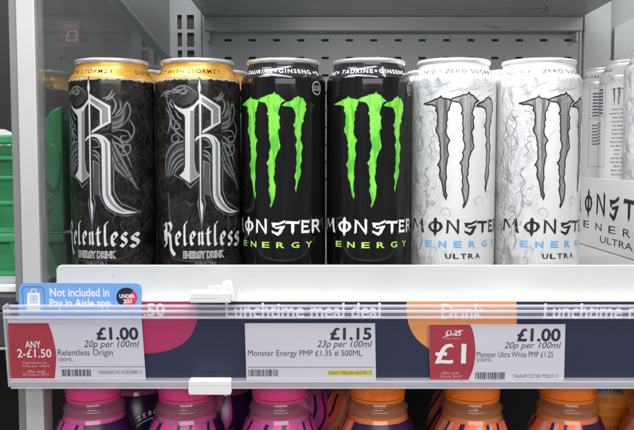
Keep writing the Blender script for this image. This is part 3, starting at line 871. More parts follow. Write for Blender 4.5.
def make_letter_can():
    t = thing('energy_drink_can', 'x', 'can', (CX[1], YC, 0), 0, GRP)
    can_shell(t, M['black_gold_can'], M['alu'])
    # feathered ornament behind the initial
    a = Art()
    a.poly(Q([(205,478),(150,495),(105,525),(70,575),(55,640),(52,690),(72,770),(110,745),(160,690),(203,668)]))
    a.poly(Q([(480,470),(520,560),(560,680),(605,850),(560,770),(520,730),(478,700)]))
    a.poly(Q([(478,340),(520,320),(560,240),(550,330),(530,380),(500,420),(478,430)]))
    a.poly(Q([(338,640),(390,660),(390,900),(338,900)]))
    a.wrap('feather_field', M['print_mid'], t, lift=0.03)
    a = Art()
    a.poly(Q([(20,150),(60,120),(100,115),(130,90),(180,74),(215,76),(300,130),(300,150),(250,205),(190,225),(140,205),(110,160),(60,165)]))
    a.wrap('plume_field', M['print_faint'], t, lift=0.03)
    a = Art()
    tp = lambda q: 0.25 + math.sin(math.pi * min(1, q * 0.9 + 0.1))
    for L in ([(203,490),(140,505),(90,545),(60,625),(62,760)], [(200,545),(140,570),(95,630),(75,750)], [(200,585),(150,610),(110,660),(82,755)], [(200,622),(160,645),(125,690),(95,755)], [(200,652),(170,672),(140,705),(120,745)],
              [(205,478),(160,440),(130,410),(125,360),(150,330)], [(150,430),(110,450),(105,490),(140,500),(160,470),(140,450)], [(60,150),(85,240),(105,300),(140,350),(190,420)],
              [(20,155),(60,118),(110,112),(150,82),(215,74),(300,132)], [(110,95),(160,110),(215,80)], [(105,130),(150,120),(190,130),(235,95)], [(75,160),(60,135),(95,130)], [(190,75),(215,120),(180,140)],
              [(480,480),(520,590),(565,720),(605,860)], [(480,540),(510,640),(560,740),(600,850)], [(478,600),(505,690),(545,760)], [(480,660),(520,720),(560,770)], [(420,170),(460,160),(485,110)], [(440,185),(475,170),(500,130)],
              [(480,320),(530,290),(560,210),(575,270),(560,340),(520,400)], [(485,360),(530,340),(550,270)], [(480,395),(520,385),(545,345)], [(500,410),(560,420),(575,480),(540,500),(530,460),(560,455)], [(520,540),(570,520),(570,580),(530,600),(525,570)],
              [(480,450),(520,480),(545,540),(530,600)], [(490,500),(530,530),(560,600),(580,690)], [(478,300),(500,250),(500,200),(470,150)], [(500,300),(530,250),(525,190)], [(120,300),(100,340),(110,390),(150,400),(165,370),(140,350)], [(180,330),(150,300),(130,260)], [(60,240),(90,300),(90,380),(70,440)], [(570,330),(590,400),(580,470),(550,520)], [(110,175),(90,200),(110,230),(140,240)], [(340,560),(380,580),(400,620)], [(340,590),(375,610),(400,650)], [(340,475),(380,490),(395,530),(345,540)]):
        a.ribbon(smooth_path(Q(L)), 1.15, taper=tp)
    a.wrap('feather_lines', M['print_grey'], t, lift=0.05)
    a = Art()                                            # dark partings between the feathers
    for L in ([(200,500),(130,530),(75,620),(62,720)], [(200,565),(145,592),(100,650),(78,740)], [(200,604),(158,628),(118,678),(88,750)], [(200,637),(168,660),(132,700),(108,748)],
              [(480,510),(515,615),(565,730),(603,848)], [(478,570),(508,665),(552,750)], [(480,630),(512,705),(560,765)], [(120,180),(170,120),(240,120)], [(140,200),(200,150),(270,150)], [(480,350),(530,315),(552,260)], [(480,410),(515,395),(540,370)]):
        a.ribbon(smooth_path(Q(L)), 1.0, taper=tp)
    tag(a.wrap('feather_partings', M['print_black'], t, lift=0.055), kind='stuff')
    rn = random.Random(11)
    a = Art()                                            # dim scrollwork over the whole label
    for k in range(70):
        cx, cy, r = rn.uniform(-45, 45), rn.uniform(12, 146), rn.uniform(2.0, 6.5)
        a.ribbon(spiral(cx, cy, r, r * 0.4, rn.uniform(0, 6), rn.choice((-1, 1)) * rn.uniform(0.35, 0.8), 12), rn.uniform(0.5, 1.3), taper=lambda q: 0.2 + math.sin(math.pi * q))
    tag(a.wrap('scrollwork', M['print_faint'], t, lift=0.02), kind='stuff')
    # frame lines, then black keylines, then silver letter
    a = Art()
    for L in ([(120,745),(200,790),(243,842),(320,770),(345,760),(345,640),(392,662),(392,905)], [(300,960),(330,1152),(358,960),(340,900)], [(300,960),(312,900),(312,640)], [(395,860),(405,930),(440,995),(500,1042),(560,1050),(612,1018)], [(488,700),(488,860),(500,905),(530,960),(612,1018)]):
        a.ribbon(Q(L), 0.8)
    a.wrap('frame_lines', M['print_grey'], t, lift=0.07)
    a = Art()
    for L in (stem, bowl, leg, spear): a.ribbon(Q(soften(L) if L is leg else L), 2.3, closed=True)
    a.wrap('initial_keyline', M['print_black'], t, lift=0.10)
    a = Art()
    a.poly(Q(bowl)); a.poly(Q(stem)); a.poly(Q(soften(leg))); a.poly(Q(spear))
    a.wrap('initial_letter', M['print_silver'], t, lift=0.17)
    a = Art()
    a.poly(Q(stem_shade)); a.poly(Q(soften(leg_shade))); a.poly(Q([(330,160),(455,240),(458,345),(415,368),(415,255),(330,190)]))
    a.wrap('initial_shading', M['print_light'], t, lift=0.21)
    # blackletter name
    E_ = [[(.12,.46),(.52,.66),(.44,.9),(.27,.98),(.1,.8),(.1,.26),(.3,.04),(.54,.2)]]
    L_ = [[(.42,1.72),(.2,1.66),(.12,1.4),(.12,.2),(.3,.03),(.42,.12)]]
    S_ = [[(.56,.84),(.36,1.0),(.12,.86),(.14,.64),(.46,.44),(.50,.2),(.28,.0),(.0,.14)]]
    G = {'e': E_, 'l': L_, 's': S_,
         'n': [[(-.02,.86),(.12,.92),(.14,.7),(.14,.16),(.26,.06)], [(.14,.72),(.42,.96),(.54,.82),(.54,.18),(.68,.05)]],
         't': [[(.24,1.36),(.14,1.2),(.14,.2),(.32,.03),(.44,.12)], [(-.06,.92),(.42,.95)]],
         'R': [[(-.22,1.45),(.02,1.66),(.16,1.5),(.16,.1),(-.06,-.04)], [(.16,1.52),(.5,1.74),(.74,1.5),(.66,1.12),(.3,.92)], [(.34,.92),(.6,.74),(.66,.2),(.74,-.3),(1.1,-.72)], [(-.02,1.2),(.04,.4)]]}
    a = Art()
    spots = [('R', 52), ('e', 128), ('l', 188), ('e', 236), ('n', 296), ('t', 362), ('l', 416), ('e', 464), ('s', 522), ('s', 572)]
    nxt = [128, 184, 232, 292, 358, 412, 460, 518, 566, 614]
    for (ch, x), x2 in zip(spots, nxt):
        u0, v0 = q2((x, 1276)); u1, _ = q2((x2, 1276))
        wdt = {'R': .95, 'n': .84, 'e': .68, 's': .68, 'l': .56, 't': .58}[ch]
        for pth in G[ch]: a.nib(pth, 0.32, 40, u0 + 0.7, v0, 10.0, (u1 - u0) / wdt * 0.80)
    a.wrap('name_lettering', M['print_pearl'], t, lift=0.10)
    a = Art()
    u0, v0 = q2((190, 1372)); u1, _ = q2((500, 1372)); v1 = q2((320, 1330))[1]
    a.text('ENERGY DRINK', (u0, u1, v0 - 0.6, v0 + 5.2), bold=0.075)
    a.wrap('drink_lettering_halo', M['print_silver'], t, lift=0.06)
    a = Art(); a.text('ENERGY DRINK', (u0 + .5, u1 - .5, v0 + 0.1, v0 + 4.5), bold=0.0)
    a.wrap('drink_lettering', M['print_black'], t, lift=0.10)
    a = Art(); a.text('ORIGIN', ((u0 + u1) / 2 - 8, (u0 + u1) / 2 + 9, v0 - 7.2, v0 - 3.2), bold=0.02)
    a.wrap('variant_lettering', M['print_grey'], t, lift=0.06)
    a = Art()
    a.ribbon(smooth_path(Q([(95,1060),(98,1250),(105,1360),(150,1388),(250,1400),(400,1395)])), 0.7)
    a.ribbon(Q([(78,880),(90,1090)]), 1.8)
    a.wrap('scroll_line', M['print_mid'], t, lift=0.05)
    neck_art([('DISTINCT WITH STORMZY', -54, 24.8), ('DISTINCT WITH STORMZY', 44, 123)], 156.2, 159.4, 0.006).wrap('neck_lettering', M['neck_ink'], t, lift=0.12, step=1.5)
    return t

def feature_rot(can_i, px, py, ref_i, rpx, rpy):
    return (can_uv(px, py, CX[can_i])[0] - can_uv(rpx, rpy, CX[ref_i])[0]) / CAN_R
g4 = make_green_can(); w5 = make_white_can(); l2 = make_letter_can()
index_kids(None)
rot = {3: 0.0, 1: 0.0,
       2: feature_rot(2, 274.2, 92, 3, 376, 92),
       4: feature_rot(4, 469.1, 92.5, 3, 376, 92),
       5: feature_rot(5, 566.2, 91.5, 3, 376, 92),
       0: feature_rot(0, 89.8, 150, 1, 200, 150)}
print('can rotations', {k: round(math.degrees(v), 1) for k, v in rot.items()})
front = {0: 'front row black can with silver initial and gold neck, beside the glass panel',
         1: 'front row black can with silver initial and gold neck, touching a green claw can',
         2: 'front row black can with green claw marks, beside the gold necked can',
         3: 'front row black can with green claw marks, beside the white can',
         4: 'front row white can with grey claw marks, beside the black can',
         5: 'front row white can with grey claw marks, beside the cardboard tray'}
back = {0: 'second row gold necked can, behind the can beside the glass panel',
        1: 'second row gold necked can, behind the one touching the green claw can',
        2: 'second row black can, behind the claw can beside the gold necked one',
        3: 'second row black can, behind the claw can beside the white one',
        4: 'second row white can, behind the white can beside the black one',
        5: 'second row white can, behind the white can beside the tray'}
proto = {0: l2, 1: l2, 2: g4, 3: g4, 4: w5, 5: w5}
used = set()
for i in range(6):
    p = proto[i]
    c = p if i in (1, 3, 4) else copy_tree(p)
    c.location = Vector((CX[i], YC, 0)) * S
    c.rotation_euler.z = rot[i]
    c['label'] = front[i]
rnd = random.Random(5)
for i in range(6):
    c = copy_tree(proto[i])
    c.location = Vector((CX[i] + rnd.uniform(-1.5, 1.5) + (3 if i < 2 else 0), YC + 70 + rnd.uniform(-1, 3), 0)) * S
    c.rotation_euler.z = rnd.uniform(-1, 1)
    c['label'] = back[i]
    c['group'] = 'second row of energy drink cans on the shelf'

# ---- cardboard tray with more white cans at the right
XT = 290.0
t = thing('cardboard_tray', 'white cardboard tray with black lettering holding cans at the right end', 'tray', (XT + 70, 800, 0))
MB().box(XT, XT + 1.6, 640, 945, 0.6, 73).build('side_wall', M['card_white'], t, bevel=0.4)
MB().box(XT + 140, XT + 141.6, 640, 945, 0.6, 73).build('side_wall', M['card_white'], t)
MB().box(XT + 1.7, XT + 139.9, 640, 641.6, 0.6, 73).build('end_wall', M['card_white'], t)
MB().box(XT + 1.7, XT + 139.9, 943.4, 945, 0.6, 73).build('end_wall', M['card_white'], t)
MB().box(XT + 0.3, XT + 141, 640.3, 944.7, 0.2, 2.4).build('tray_floor', M['card_dark'], t)
MB().box(XT + 3, XT + 138, 645, 940, 2.5, 25).build('tray_pad', M['card_white'], t)
side = lambda u, v, h: (XT - h, 960 - u, v)             # u runs from the back of the tray to the front
a = Art()
for k, ch in enumerate('MONSTER'):
    u = 960 - (842 + 36 - 36.5 * k)
    capital(a, ch, u - 13, u + 11, 37.5, 56)
a.lay('name_lettering', M['print_black'], t, side, lift=0.15)
a = Art()
for k, ch in enumerate('ENERGY'):
    u = 960 - (848 - 37 * k)
    a.text(ch, (u - 9, u + 9, 19.6, 27.0), bold=0.0)
a.lay('energy_lettering', M['print_black'], t, side, lift=0.15)
a = Art()
a.text('ULTRA', (960 - 806, 960 - 722, 8, 14.8), bold=0.0)
a.lay('ultra_lettering', M['print_black'], t, side, lift=0.15)
tray = [(757, -0.15, 'white claw can in the cardboard tray, nearest to the front of the shelf'),
        (823, -112, 'white can in the cardboard tray turned to show its paragraph of text'),
        (889, -92, 'white can in the cardboard tray turned to show its table of figures')]
for y, a_, lab in tray:
    c = copy_tree(w5)
    c.location = Vector((XT + 36.5, y, 25.2)) * S
    c.rotation_euler.z = a_ if abs(a_) < 3 else {-112: -(100 / 33.0) - 0.80, -92: -(75 / 33.0) - 0.62}[a_]
    c['label'] = lab
    c['group'] = 'white cans in the cardboard tray'

# ================================================================== TICKET RAIL
A_T = R_(6.5)                                     # the face leans: its foot lies a little further back
Y0R, Z0R = 560.0, at(317, 303, 560.0)[2]
def rail_uv(px, py, off=0.0):
    """photo point -> (u along the rail, v up the leaning face)"""
    n = (0, -math.cos(A_T), -math.sin(A_T)); e = (0, -math.sin(A_T), math.cos(A_T))
    d = ray(px, py)
    den = d[1] * n[1] + d[2] * n[2]
    t_ = ((Y0R + n[1] * off) * n[1] + (Z0R + n[2] * off - CAMH) * n[2]) / den
    X, Y, Z = d[0] * t_, d[1] * t_, CAMH + d[2] * t_
    return (X, (Y - Y0R) * e[1] + (Z - Z0R) * e[2])
def rail(u, v, h):
    return (u, Y0R - math.sin(A_T) * v - math.cos(A_T) * h, Z0R + math.cos(A_T) * v - math.sin(A_T) * h)
def slab(name, outline, h0, h1, m, parent, bevel=0.0):
    """outline in (u, v) on the rail face, between heights h0 and h1"""
    n = len(outline)
    vs = [rail(p[0], p[1], h0) for p in outline] + [rail(p[0], p[1], h1) for p in outline]
    fs = [tuple(range(n)), tuple(reversed(range(n, 2 * n)))] + [(i, (i + 1) % n, n + (i + 1) % n, n + i) for i in range(n)]
    return mesh(name, vs, fs, m, parent, bevel=bevel)
def rect(u0, u1, v0, v1): return [(u0, v0), (u1, v0), (u1, v1), (u0, v1)]
def pxpoly(P): return [rail_uv(*p) for p in P]
def pxbox(x0, x1, y0, y1):
    """photo rectangle (y0 upper edge) -> u0, u1, v0, v1 on the face"""
    a = rail_uv(x0, (y0 + y1) / 2); b = rail_uv(x1, (y0 + y1) / 2)
    return (a[0], b[0], rail_uv((x0 + x1) / 2, y1)[1], rail_uv((x0 + x1) / 2, y0)[1])
UR = 320.0
UL = rail_uv(9, 340)[0]
VB = rail_uv(317, 379.3)[1]
VBB = rail_uv(317, 385)[1]
t = thing('ticket_rail', 'long clear plastic ticket rail along the front of the can shelf', 'ticket rail', rail(0, VBB, 0))
slab('back_plate', rect(UL + 1, UR, VBB + 1, -3.0), -7.5, -5.0, M['dark_rail'], t)
slab('clear_cover', rect(UL, UR, VB, -9.0), 2.2, 3.0, M['clear'], t)
for y0, y1, h in ((303.6, 306.2, 3.6), (308.8, 311.4, 4.4), (315.0, 317.4, 4.2)):
    v1 = rail_uv(317, y0)[1]; v0 = rail_uv(317, y1)[1]
    slab('cover_ridge', rect(UL - (1.5 if y0 > 304 else -3), UR, v0, v1), 2.3, h, M['clear_ridge'], t, bevel=0.5)
slab('hinge_strip', rect(UL, UR, rail_uv(317, 315)[1], rail_uv(317, 304)[1]), 1.6, 2.1, M['clear_haze'], t)
slab('bottom_lip', rect(UL - 0.5, UR, VBB, VB - 0.1), -4.5, 4.2, M['clear_lip'], t, bevel=0.6)
slab('bottom_edge', rect(UL + 0.5, UR, VBB - 1.3, VBB - 0.1), -4.5, 4.6, M['clear_ridge'], t, bevel=0.4)
slab('end_edge', rect(UL - 1.6, UL - 0.1, VBB, -1.5), -4.5, 4.0, M['clear_ridge'], t, bevel=0.4)

# printed strip in the rail
t = thing('promotional_strip', 'navy paper strip with magenta and orange shapes inside the ticket rail', 'paper strip', rail(0, VB, -2))
slab('strip_sheet', rect(UL + 3, UR - 2, VB - 1, 0.0), -3.2, -3.0, M['navy'], t)
def arc_shape(P): return pxpoly(P)
a = Art(); a.poly(soften(pxpoly([(100, 303), (197, 303), (197, 318), (195, 327), (190, 337), (182, 345), (170, 351), (157, 354), (140, 355), (100, 355)])))
a.lay('magenta_shape', M['magenta'], t, rail, lift=-2.9)
a = Art(); a.poly(soften(pxpoly([(407, 303), (517.5, 303), (517.5, 340), (514, 352), (440, 353), (428, 349), (417, 340), (410, 328), (407.5, 316)])))
a.lay('orange_shape', M['orange_print'], t, rail, lift=-2.9)
a = Art()
a.text('Lunchtime meal deal', pxbox(225, 381, 304.0, 319.5), bold=0.018)
a.text('Drink', pxbox(442, 484, 305.0, 320.5), bold=0.018)
a.text('Lunchtime meal deal', pxbox(545, 701, 304.6, 320.2), bold=0.018)
a.text('£3.50', pxbox(123, 164, 304.5, 317.5), bold=0.018)
a.lay('strip_lettering', M['ink_white'], t, rail, lift=-2.7)

# shelf edge tickets
GT = 'shelf edge price tickets in the rail'
def ticket(label, corners, h):
    pts = pxpoly(corners)
    t = thing('price_ticket', label, 'price ticket', rail(sum(p[0] for p in pts) / 4, min(p[1] for p in pts), h), 0, GT)
    slab('paper', pts, h - 0.25, h, M['paper'], t)
    return t
def put(t, name, m, body, box, h, bold=0.0, shear=0.0):
    a = Art(); a.text(body, pxbox(*box), bold=bold, shear=shear)
    return a.lay(name, m, t, rail, lift=h + 0.06)
def barcode(t, x0, x1, y0, y1, h, seed):
    r = random.Random(seed); a = Art()
    u0, u1, v0, v1 = pxbox(x0, x1, y0, y1)
    u = u0
    while u < u1:
        w = r.choice((0.25, 0.25, 0.5, 0.75)); w = min(w, u1 - u)
        a.poly(rect(u, u + w, v0, v1), lift=0.0)
        u += w + r.choice((0.22, 0.22, 0.45, 0.6))
    a.lay('barcode', M['ink'], t, rail, lift=h + 0.06)
def rule(t, x0, x1, y, h):
    a = Art(); u0, u1, v0, v1 = pxbox(x0, x1, y, y + 0.5); a.poly(rect(u0, u1, v0, v1)); a.lay('ruled_line', M['ink_grey'], t, rail, lift=h + 0.05)

H1 = 0.4
t = ticket('white price ticket with red offer corner ANY 2 £1.50, price £1.00', [(9, 379.5), (146, 379.5), (141.5, 316), (7.5, 316)], H1)
a = Art(); a.poly(soften(pxpoly([(8.2, 323), (48.5, 323), (52, 333), (55, 345), (56.5, 358), (55, 378.3), (9, 378.3)])))
a.lay('red_corner', M['ticket_red'], t, rail, lift=H1 + 0.04)
put(t, 'price_figures', M['ink'], '£1.00', (96.5, 138.5, 327, 340), H1, 0.030)
put(t, 'unit_price_lettering', M['ink'], '20p per 100ml', (84, 139.5, 340.3, 349.3), H1, 0.0, 0.25)
put(t, 'product_lettering', M['ink'], 'Relentless Origin', (58, 113, 349.2, 357.3), H1)
put(t, 'size_lettering', M['ink_grey'], '500ML', (58.3, 73, 357.6, 361.2), H1)
barcode(t, 62, 91, 369.3, 376.2, H1, 1)
rule(t, 60, 145, 366.4, H1)
put(t, 'code_lettering', M['ink_grey'], '5060466510210 824889 21', (98.5, 142.5, 370.2, 373.8), H1)
put(t, 'offer_lettering', M['ink_white'], 'ANY', (25.3, 41, 341, 347.8), H1 + 0.04, 0.012)
put(t, 'offer_figures', M['ink_white'], '2-£1.50', (17.5, 51.5, 348.9, 357.4), H1 + 0.04, 0.012)
for y, w, x in ((361.4, 'Equivalent to', 23), (364.6, '15.0p per 100ml', 22), (369.8, 'offer ends', 27), (373.2, '20 August 2019', 23)):
    put(t, 'small_offer_lettering', M['ink_pale'], w, (x, x + len(w) * 1.85, y, y + 2.9), H1 + 0.04)

t = ticket('plain white price ticket with yellow marked code, price £1.15', [(246.5, 381.2), (376, 381.2), (375, 323.2), (244.8, 323.2)], H1)
put(t, 'price_figures', M['ink'], '£1.15', (330, 371.5, 327.4, 340), H1, 0.030)
put(t, 'unit_price_lettering', M['ink'], '23p per 100ml', (317, 372.2, 340.4, 349.2), H1, 0.0, 0.25)
put(t, 'product_lettering', M['ink'], 'Monster Energy PMP £1.35 # 500ML', (248, 362, 350, 357.6), H1)
barcode(t, 248.2, 278.3, 369.4, 376.2, H1, 2)
rule(t, 248, 374, 367.0, H1)
a = Art(); a.poly(rect(*pxbox(327.5, 372.5, 370, 375.3))); a.lay('yellow_mark', M['yellow_mark'], t, rail, lift=H1 + 0.05)
put(t, 'code_lettering', M['ink'], '5060517885304 820704 21', (328.5, 371.5, 371.0, 374.4), H1 + 0.03)

t = ticket('white price ticket with large red £1 flash, price £1.00', [(430.2, 381.6), (563.8, 381.6), (565.2, 324.2), (428.8, 324.2)], H1)
a = Art(); a.poly(soften(pxpoly([(429, 324.4), (470, 324.4), (473, 332), (475, 345), (475.2, 356), (472.5, 370), (467.5, 381.4), (430.2, 381.4)])))
a.lay('red_flash', M['ticket_red'], t, rail, lift=H1 + 0.04)
put(t, 'offer_figures', M['ink_white'], '£1', (435, 466, 343.5, 363.6), H1 + 0.04, 0.014)
put(t, 'old_price_figures', M['ink_white'], '£1.25', (445.5, 461, 330, 335.6), H1 + 0.04, 0.02)
a = Art(); a.ribbon(pxpoly([(442.5, 337.5), (463, 330.2)]), 0.5); a.lay('strike_line', M['ink_white'], t, rail, lift=H1 + 0.12)
put(t, 'small_offer_lettering', M['ink_pale'], 'per item', (446, 460, 337.4, 339.6), H1 + 0.04)
put(t, 'small_offer_lettering', M['ink_pale'], 'offer ends', (441, 459, 371.4, 374), H1 + 0.04)
put(t, 'small_offer_lettering', M['ink_pale'], '30 July 2019', (440, 461, 375.2, 378.2), H1 + 0.04)
put(t, 'price_figures', M['ink'], '£1.00', (517, 560.5, 328.2, 341.6), H1, 0.030)
put(t, 'unit_price_lettering', M['ink'], '20p per 100ml', (504, 561, 341.8, 350.2), H1, 0.0, 0.25)
put(t, 'product_lettering', M['ink'], 'Monster Ultra White PMP £1.25', (476.5, 553, 351.4, 357.2), H1)
put(t, 'size_lettering', M['ink_grey'], '500ML', (476.5, 492, 358.0, 361.6), H1)
barcode(t, 475, 504.5, 372.2, 379.0, H1, 3)
put(t, 'code_lettering', M['ink_grey'], '5060639122738 795823 21', (513, 557.5, 374.2, 377.8), H1)

# blue notice behind the first ticket
HB = -0.6
pts = [(18.5, 318), (141.5, 318), (141.5, 288.5), (140, 285.3), (136.5, 283.6), (24, 283.2), (20.5, 284.6), (18.6, 288.5)]
t = thing('notice_card', 'sky blue notice card about the app standing in the left end of the rail', 'notice', rail(rail_uv(80, 300)[0], rail_uv(80, 318)[1], HB))
slab('card', pxpoly(pts), HB - 0.3, HB, M['sky_blue'], t)
a = Art()
u0, u1, v0, v1 = pxbox(22.8, 44.0, 287, 313)
rr = []
for (cx, cy, a0) in ((u1 - 3, v1 - 3, 0), (u0 + 3, v1 - 3, 90)):
    for k in range(7): rr.append((cx + 3 * math.cos(R_(a0 + 15 * k)), cy + 3 * math.sin(R_(a0 + 15 * k))))
rr += [(u0, v0), (u1, v0)]
a.ribbon(rr, 0.45, closed=True); a.lay('icon_frame', M['deep_blue'], t, rail, lift=HB + 0.05)
a = Art(); a.poly(pxpoly([(27, 293), (39.5, 293), (40.3, 311), (26.6, 311)]))
a.ribbon(smooth_path(pxpoly([(30.5, 293.2), (31, 290.4), (33.4, 289.4), (35.8, 290.4), (36.3, 293.2)])), 0.7)
a.lay('bag_icon', M['ink_white'], t, rail, lift=HB + 0.06)
a = Art()
for cx, cy in ((31.6, 297.4), (35.2, 297.4), (31.6, 301.6), (35.2, 301.6)):
    c = rail_uv(cx, cy)
    a.ribbon([(c[0] + 1.25 * math.cos(k * math.pi / 5), c[1] + 1.25 * math.sin(k * math.pi / 5)) for k in range(10)], 0.45, closed=True)
a.lay('bag_icon_mark', M['sky_blue'], t, rail, lift=HB + 0.12)
put(t, 'notice_lettering', M['ink_white'], 'Not included in', (49.5, 109, 288.2, 297), HB, 0.02)
put(t, 'notice_lettering', M['ink_white'], 'Pay in Aisle app', (49.5, 110.5, 299, 310), HB, 0.02)
c = rail_uv(126.5, 297.8); rb = 7.4
circ = [(c[0] + rb * math.cos(k * math.pi / 18), c[1] + rb * math.sin(k * math.pi / 18)) for k in range(36)]
a = Art(); a.poly(circ); a.lay('age_badge', M['badge_black'], t, rail, lift=HB + 0.05)
half = [(c[0] + rb * math.cos(R_(-125 + 7.5 * k)), c[1] + rb * math.sin(R_(-125 + 7.5 * k))) for k in range(24)]
a = Art(); a.poly(half); a.lay('age_badge_red_half', M['badge_red'], t, rail, lift=HB + 0.10)
put(t, 'age_lettering', M['ink_white'], 'UNDER', (119.2, 134.6, 294.4, 298.4), HB + 0.1, 0.03)
put(t, 'age_lettering', M['ink_white'], '25?', (123, 132, 299.4, 303.6), HB + 0.1, 0.03)

# white clip over the rail
t = thing('rail_clip', 'white plastic clip gripping the ticket rail above and below', 'clip', rail(rail_uv(212, 383)[0], rail_uv(212, 389)[1], 4))
slab('upper_bar', pxpoly([(191.5, 299.6), (190.8, 296), (192.2, 289.2), (194, 288.6), (230, 288.6), (232, 290), (232.5, 299.6)]), 2.0, 9.5, M['white_plastic'], t, bevel=1.2)
lug = [(219, 299.5), (219.5, 291), (221.5, 286), (223.5, 282.6), (227, 280.6), (230.6, 281.4), (233, 284.4), (235, 289), (236.6, 294), (237, 299.5)]
slab('lug', soften(pxpoly(lug)), -2.0, 6.0, M['white_plastic'], t, bevel=1.2)
slab('lower_bar', pxpoly([(191.5, 389.4), (190.6, 387), (190.8, 376.4), (192, 375.6), (231.6, 375.6), (232.6, 376.6), (233, 386.6), (232, 389.4)]), 3.2, 10.5, M['white_plastic'], t, bevel=1.2)
slab('lug_slot_shade', pxpoly([(226.5, 287), (230.5, 287), (231.5, 296), (226, 296)]), 6.0, 6.25, M['clip_shade'], t)  # darker patch on the lug: a slot's shade put into the colour
slab('mould_seam', pxpoly([(192.5, 294.2), (218, 294.2), (218, 294.6), (192.5, 294.6)]), 9.4, 9.62, M['clip_shade'], t)
slab('mould_seam', pxpoly([(192.5, 379.6), (231.5, 379.6), (231.5, 380.0), (192.5, 380.0)]), 10.4, 10.62, M['clip_shade'], t)
slab('rear_tie', pxpoly([(206, 388), (220, 388), (220, 290), (206, 290)]), -12, -8.2, M['white_plastic'], t)
slab('lower_hook', pxpoly([(206, 389), (220, 389), (220, 385.8), (206, 385.8)]), -12, 3.1, M['white_plastic'], t)

# ================================================================== BOTTLES
def bottle_body(t, sleeve, cap, clear, liquid):
    prof = [(0.01, 0.6), (24, 0.6), (30, 2.5), (33.5, 8), (34, 20), (34, 95), (32.6, 100), (32.6, 108), (34, 113), (34.2, 150), (33.6, 165), (31.6, 178), (28.2, 190), (24.8, 197.6)]
    MB().lathe(prof, 64).build('sleeve', sleeve, t, smooth=True, world_coords=False, auto=60)
    neck = [(24.6, 196.8), (23.6, 200), (22.8, 202.6), (23.6, 204.4), (23.4, 206.6), (21.4, 208.6), (20.2, 210.6), (19.9, 216)]
    MB().lathe(neck, 64).build('clear_neck', clear, t, smooth=True, world_coords=False)
    MB().lathe([(23.6, 196.0), (22.4, 199.2), (21.9, 200.2), (0.01, 200.2)], 48).build('drink', liquid, t, smooth=True, world_coords=False, auto=40)
    MB().lathe([(20.2, 211.4), (20.9, 211.8), (21.0, 213.6), (20.6, 214.0)], 64).build('tamper_band', cap, t, smooth=True, world_coords=False, auto=40)
    mb = MB()
    seg = 120
    vs = []
    profc = [(20.9, 214.6), (21.3, 214.9), (21.3, 224.0), (20.9, 226.6), (19.6, 228.2), (16, 228.8), (0.01, 228.8)]
    for r, z in profc:
        for k in range(seg):
            a = 2 * math.pi * k / seg
            rr_ = r + (0.42 if (k % 2 and 215 < z < 227) else 0.0)
            vs.append((rr_ * math.sin(a), -rr_ * math.cos(a), z))
    fs = [(i * seg + k, i * seg + (k + 1) % seg, (i + 1) * seg + (k + 1) % seg, (i + 1) * seg + k) for i in range(len(profc) - 1) for k in range(seg)]
    mb.add(vs, fs).build('cap', cap, t, smooth=True, world_coords=False, auto=24)
ZB = ZL + 0.3
GB = 'drink bottles on the lower shelf'
def make_bottle(name, sleeve, cap):
    t = thing(name, 'x', 'bottle', (0, 0, 0), 0, GB)
    k = 'pink' if cap == M['cap_pink'] else 'orange'
    bottle_body(t, sleeve, cap, M['neck_' + k], M['liquid_' + k])
    return t
pb = make_bottle('drink_bottle', M['sleeve_pink'], M['cap_pink'])
ob = make_bottle('drink_bottle', M['sleeve_orange'], M['cap_orange'])
a = Art()
_cr = can_radius
def bottle_text(a, name, m, t, r, vmap=None):
    vs, fs = a.cut(1.6)
    out = []
    for u, v, h in vs:
        an = u / r(v)
        out.append(((r(v) + 0.1 + h) * math.sin(an), -(r(v) + 0.1 + h) * math.cos(an), v))
    return mesh(name, out, orient(out, fs, lambda c: Vector((c.x, c.y, 0))), m, t, world_coords=False, smooth=None)
def side_r(v):
    P = [(113, 34), (150, 34.2), (165, 33.6), (178, 31.6), (190, 28.2), (197.6, 24.8)]
    if v <= 113: return 34.0
    for (z0, r0), (z1, r1) in zip(P, P[1:]):
        if v <= z1: return r0 + (r1 - r0) * (v - z0) / (z1 - z0)
    return 24.8
# date stamp on the orange caps
a.text('12:09 857 04:17', (-11, 11, 217.5, 221.5), bold=0.0)
bottle_text(a, 'date_stamp', M['cap_orange_ink'], ob, lambda v: 21.5)
# arched words on the pink sleeve's side
for t_, words in ((pb, 'ZERO SUGAR'),):
    a = Art()
    for k, ch in enumerate(words):
        if ch == ' ': continue
        an = R_(118 - k * 9.5)
        c = (30 + 26 * math.cos(an), 156 + 26 * math.sin(an))
        vs, fs = font_mesh(ch, 0.02, 0.0, 1.0)
        n = len(a.v); rt = an - math.pi / 2
        for v in vs:
            x, y = (v[0] - 0.33) * 5.2, v[1] * 5.2
            a.v.append((c[0] + x * math.cos(rt) - y * math.sin(rt), c[1] + x * math.sin(rt) + y * math.cos(rt), 0))
        a.f += [tuple(n + i for i in f) for f in fs]
    bottle_text(a, 'arched_lettering', M['print_white'], t_, side_r)
    a = Art()
    a.ribbon([(30 + 23.4 * math.cos(R_(130 - 6 * k)), 156 + 23.4 * math.sin(R_(130 - 6 * k))) for k in range(22)], 0.7)
    bottle_text(a, 'arch_line', M['print_white'], t_, side_r)
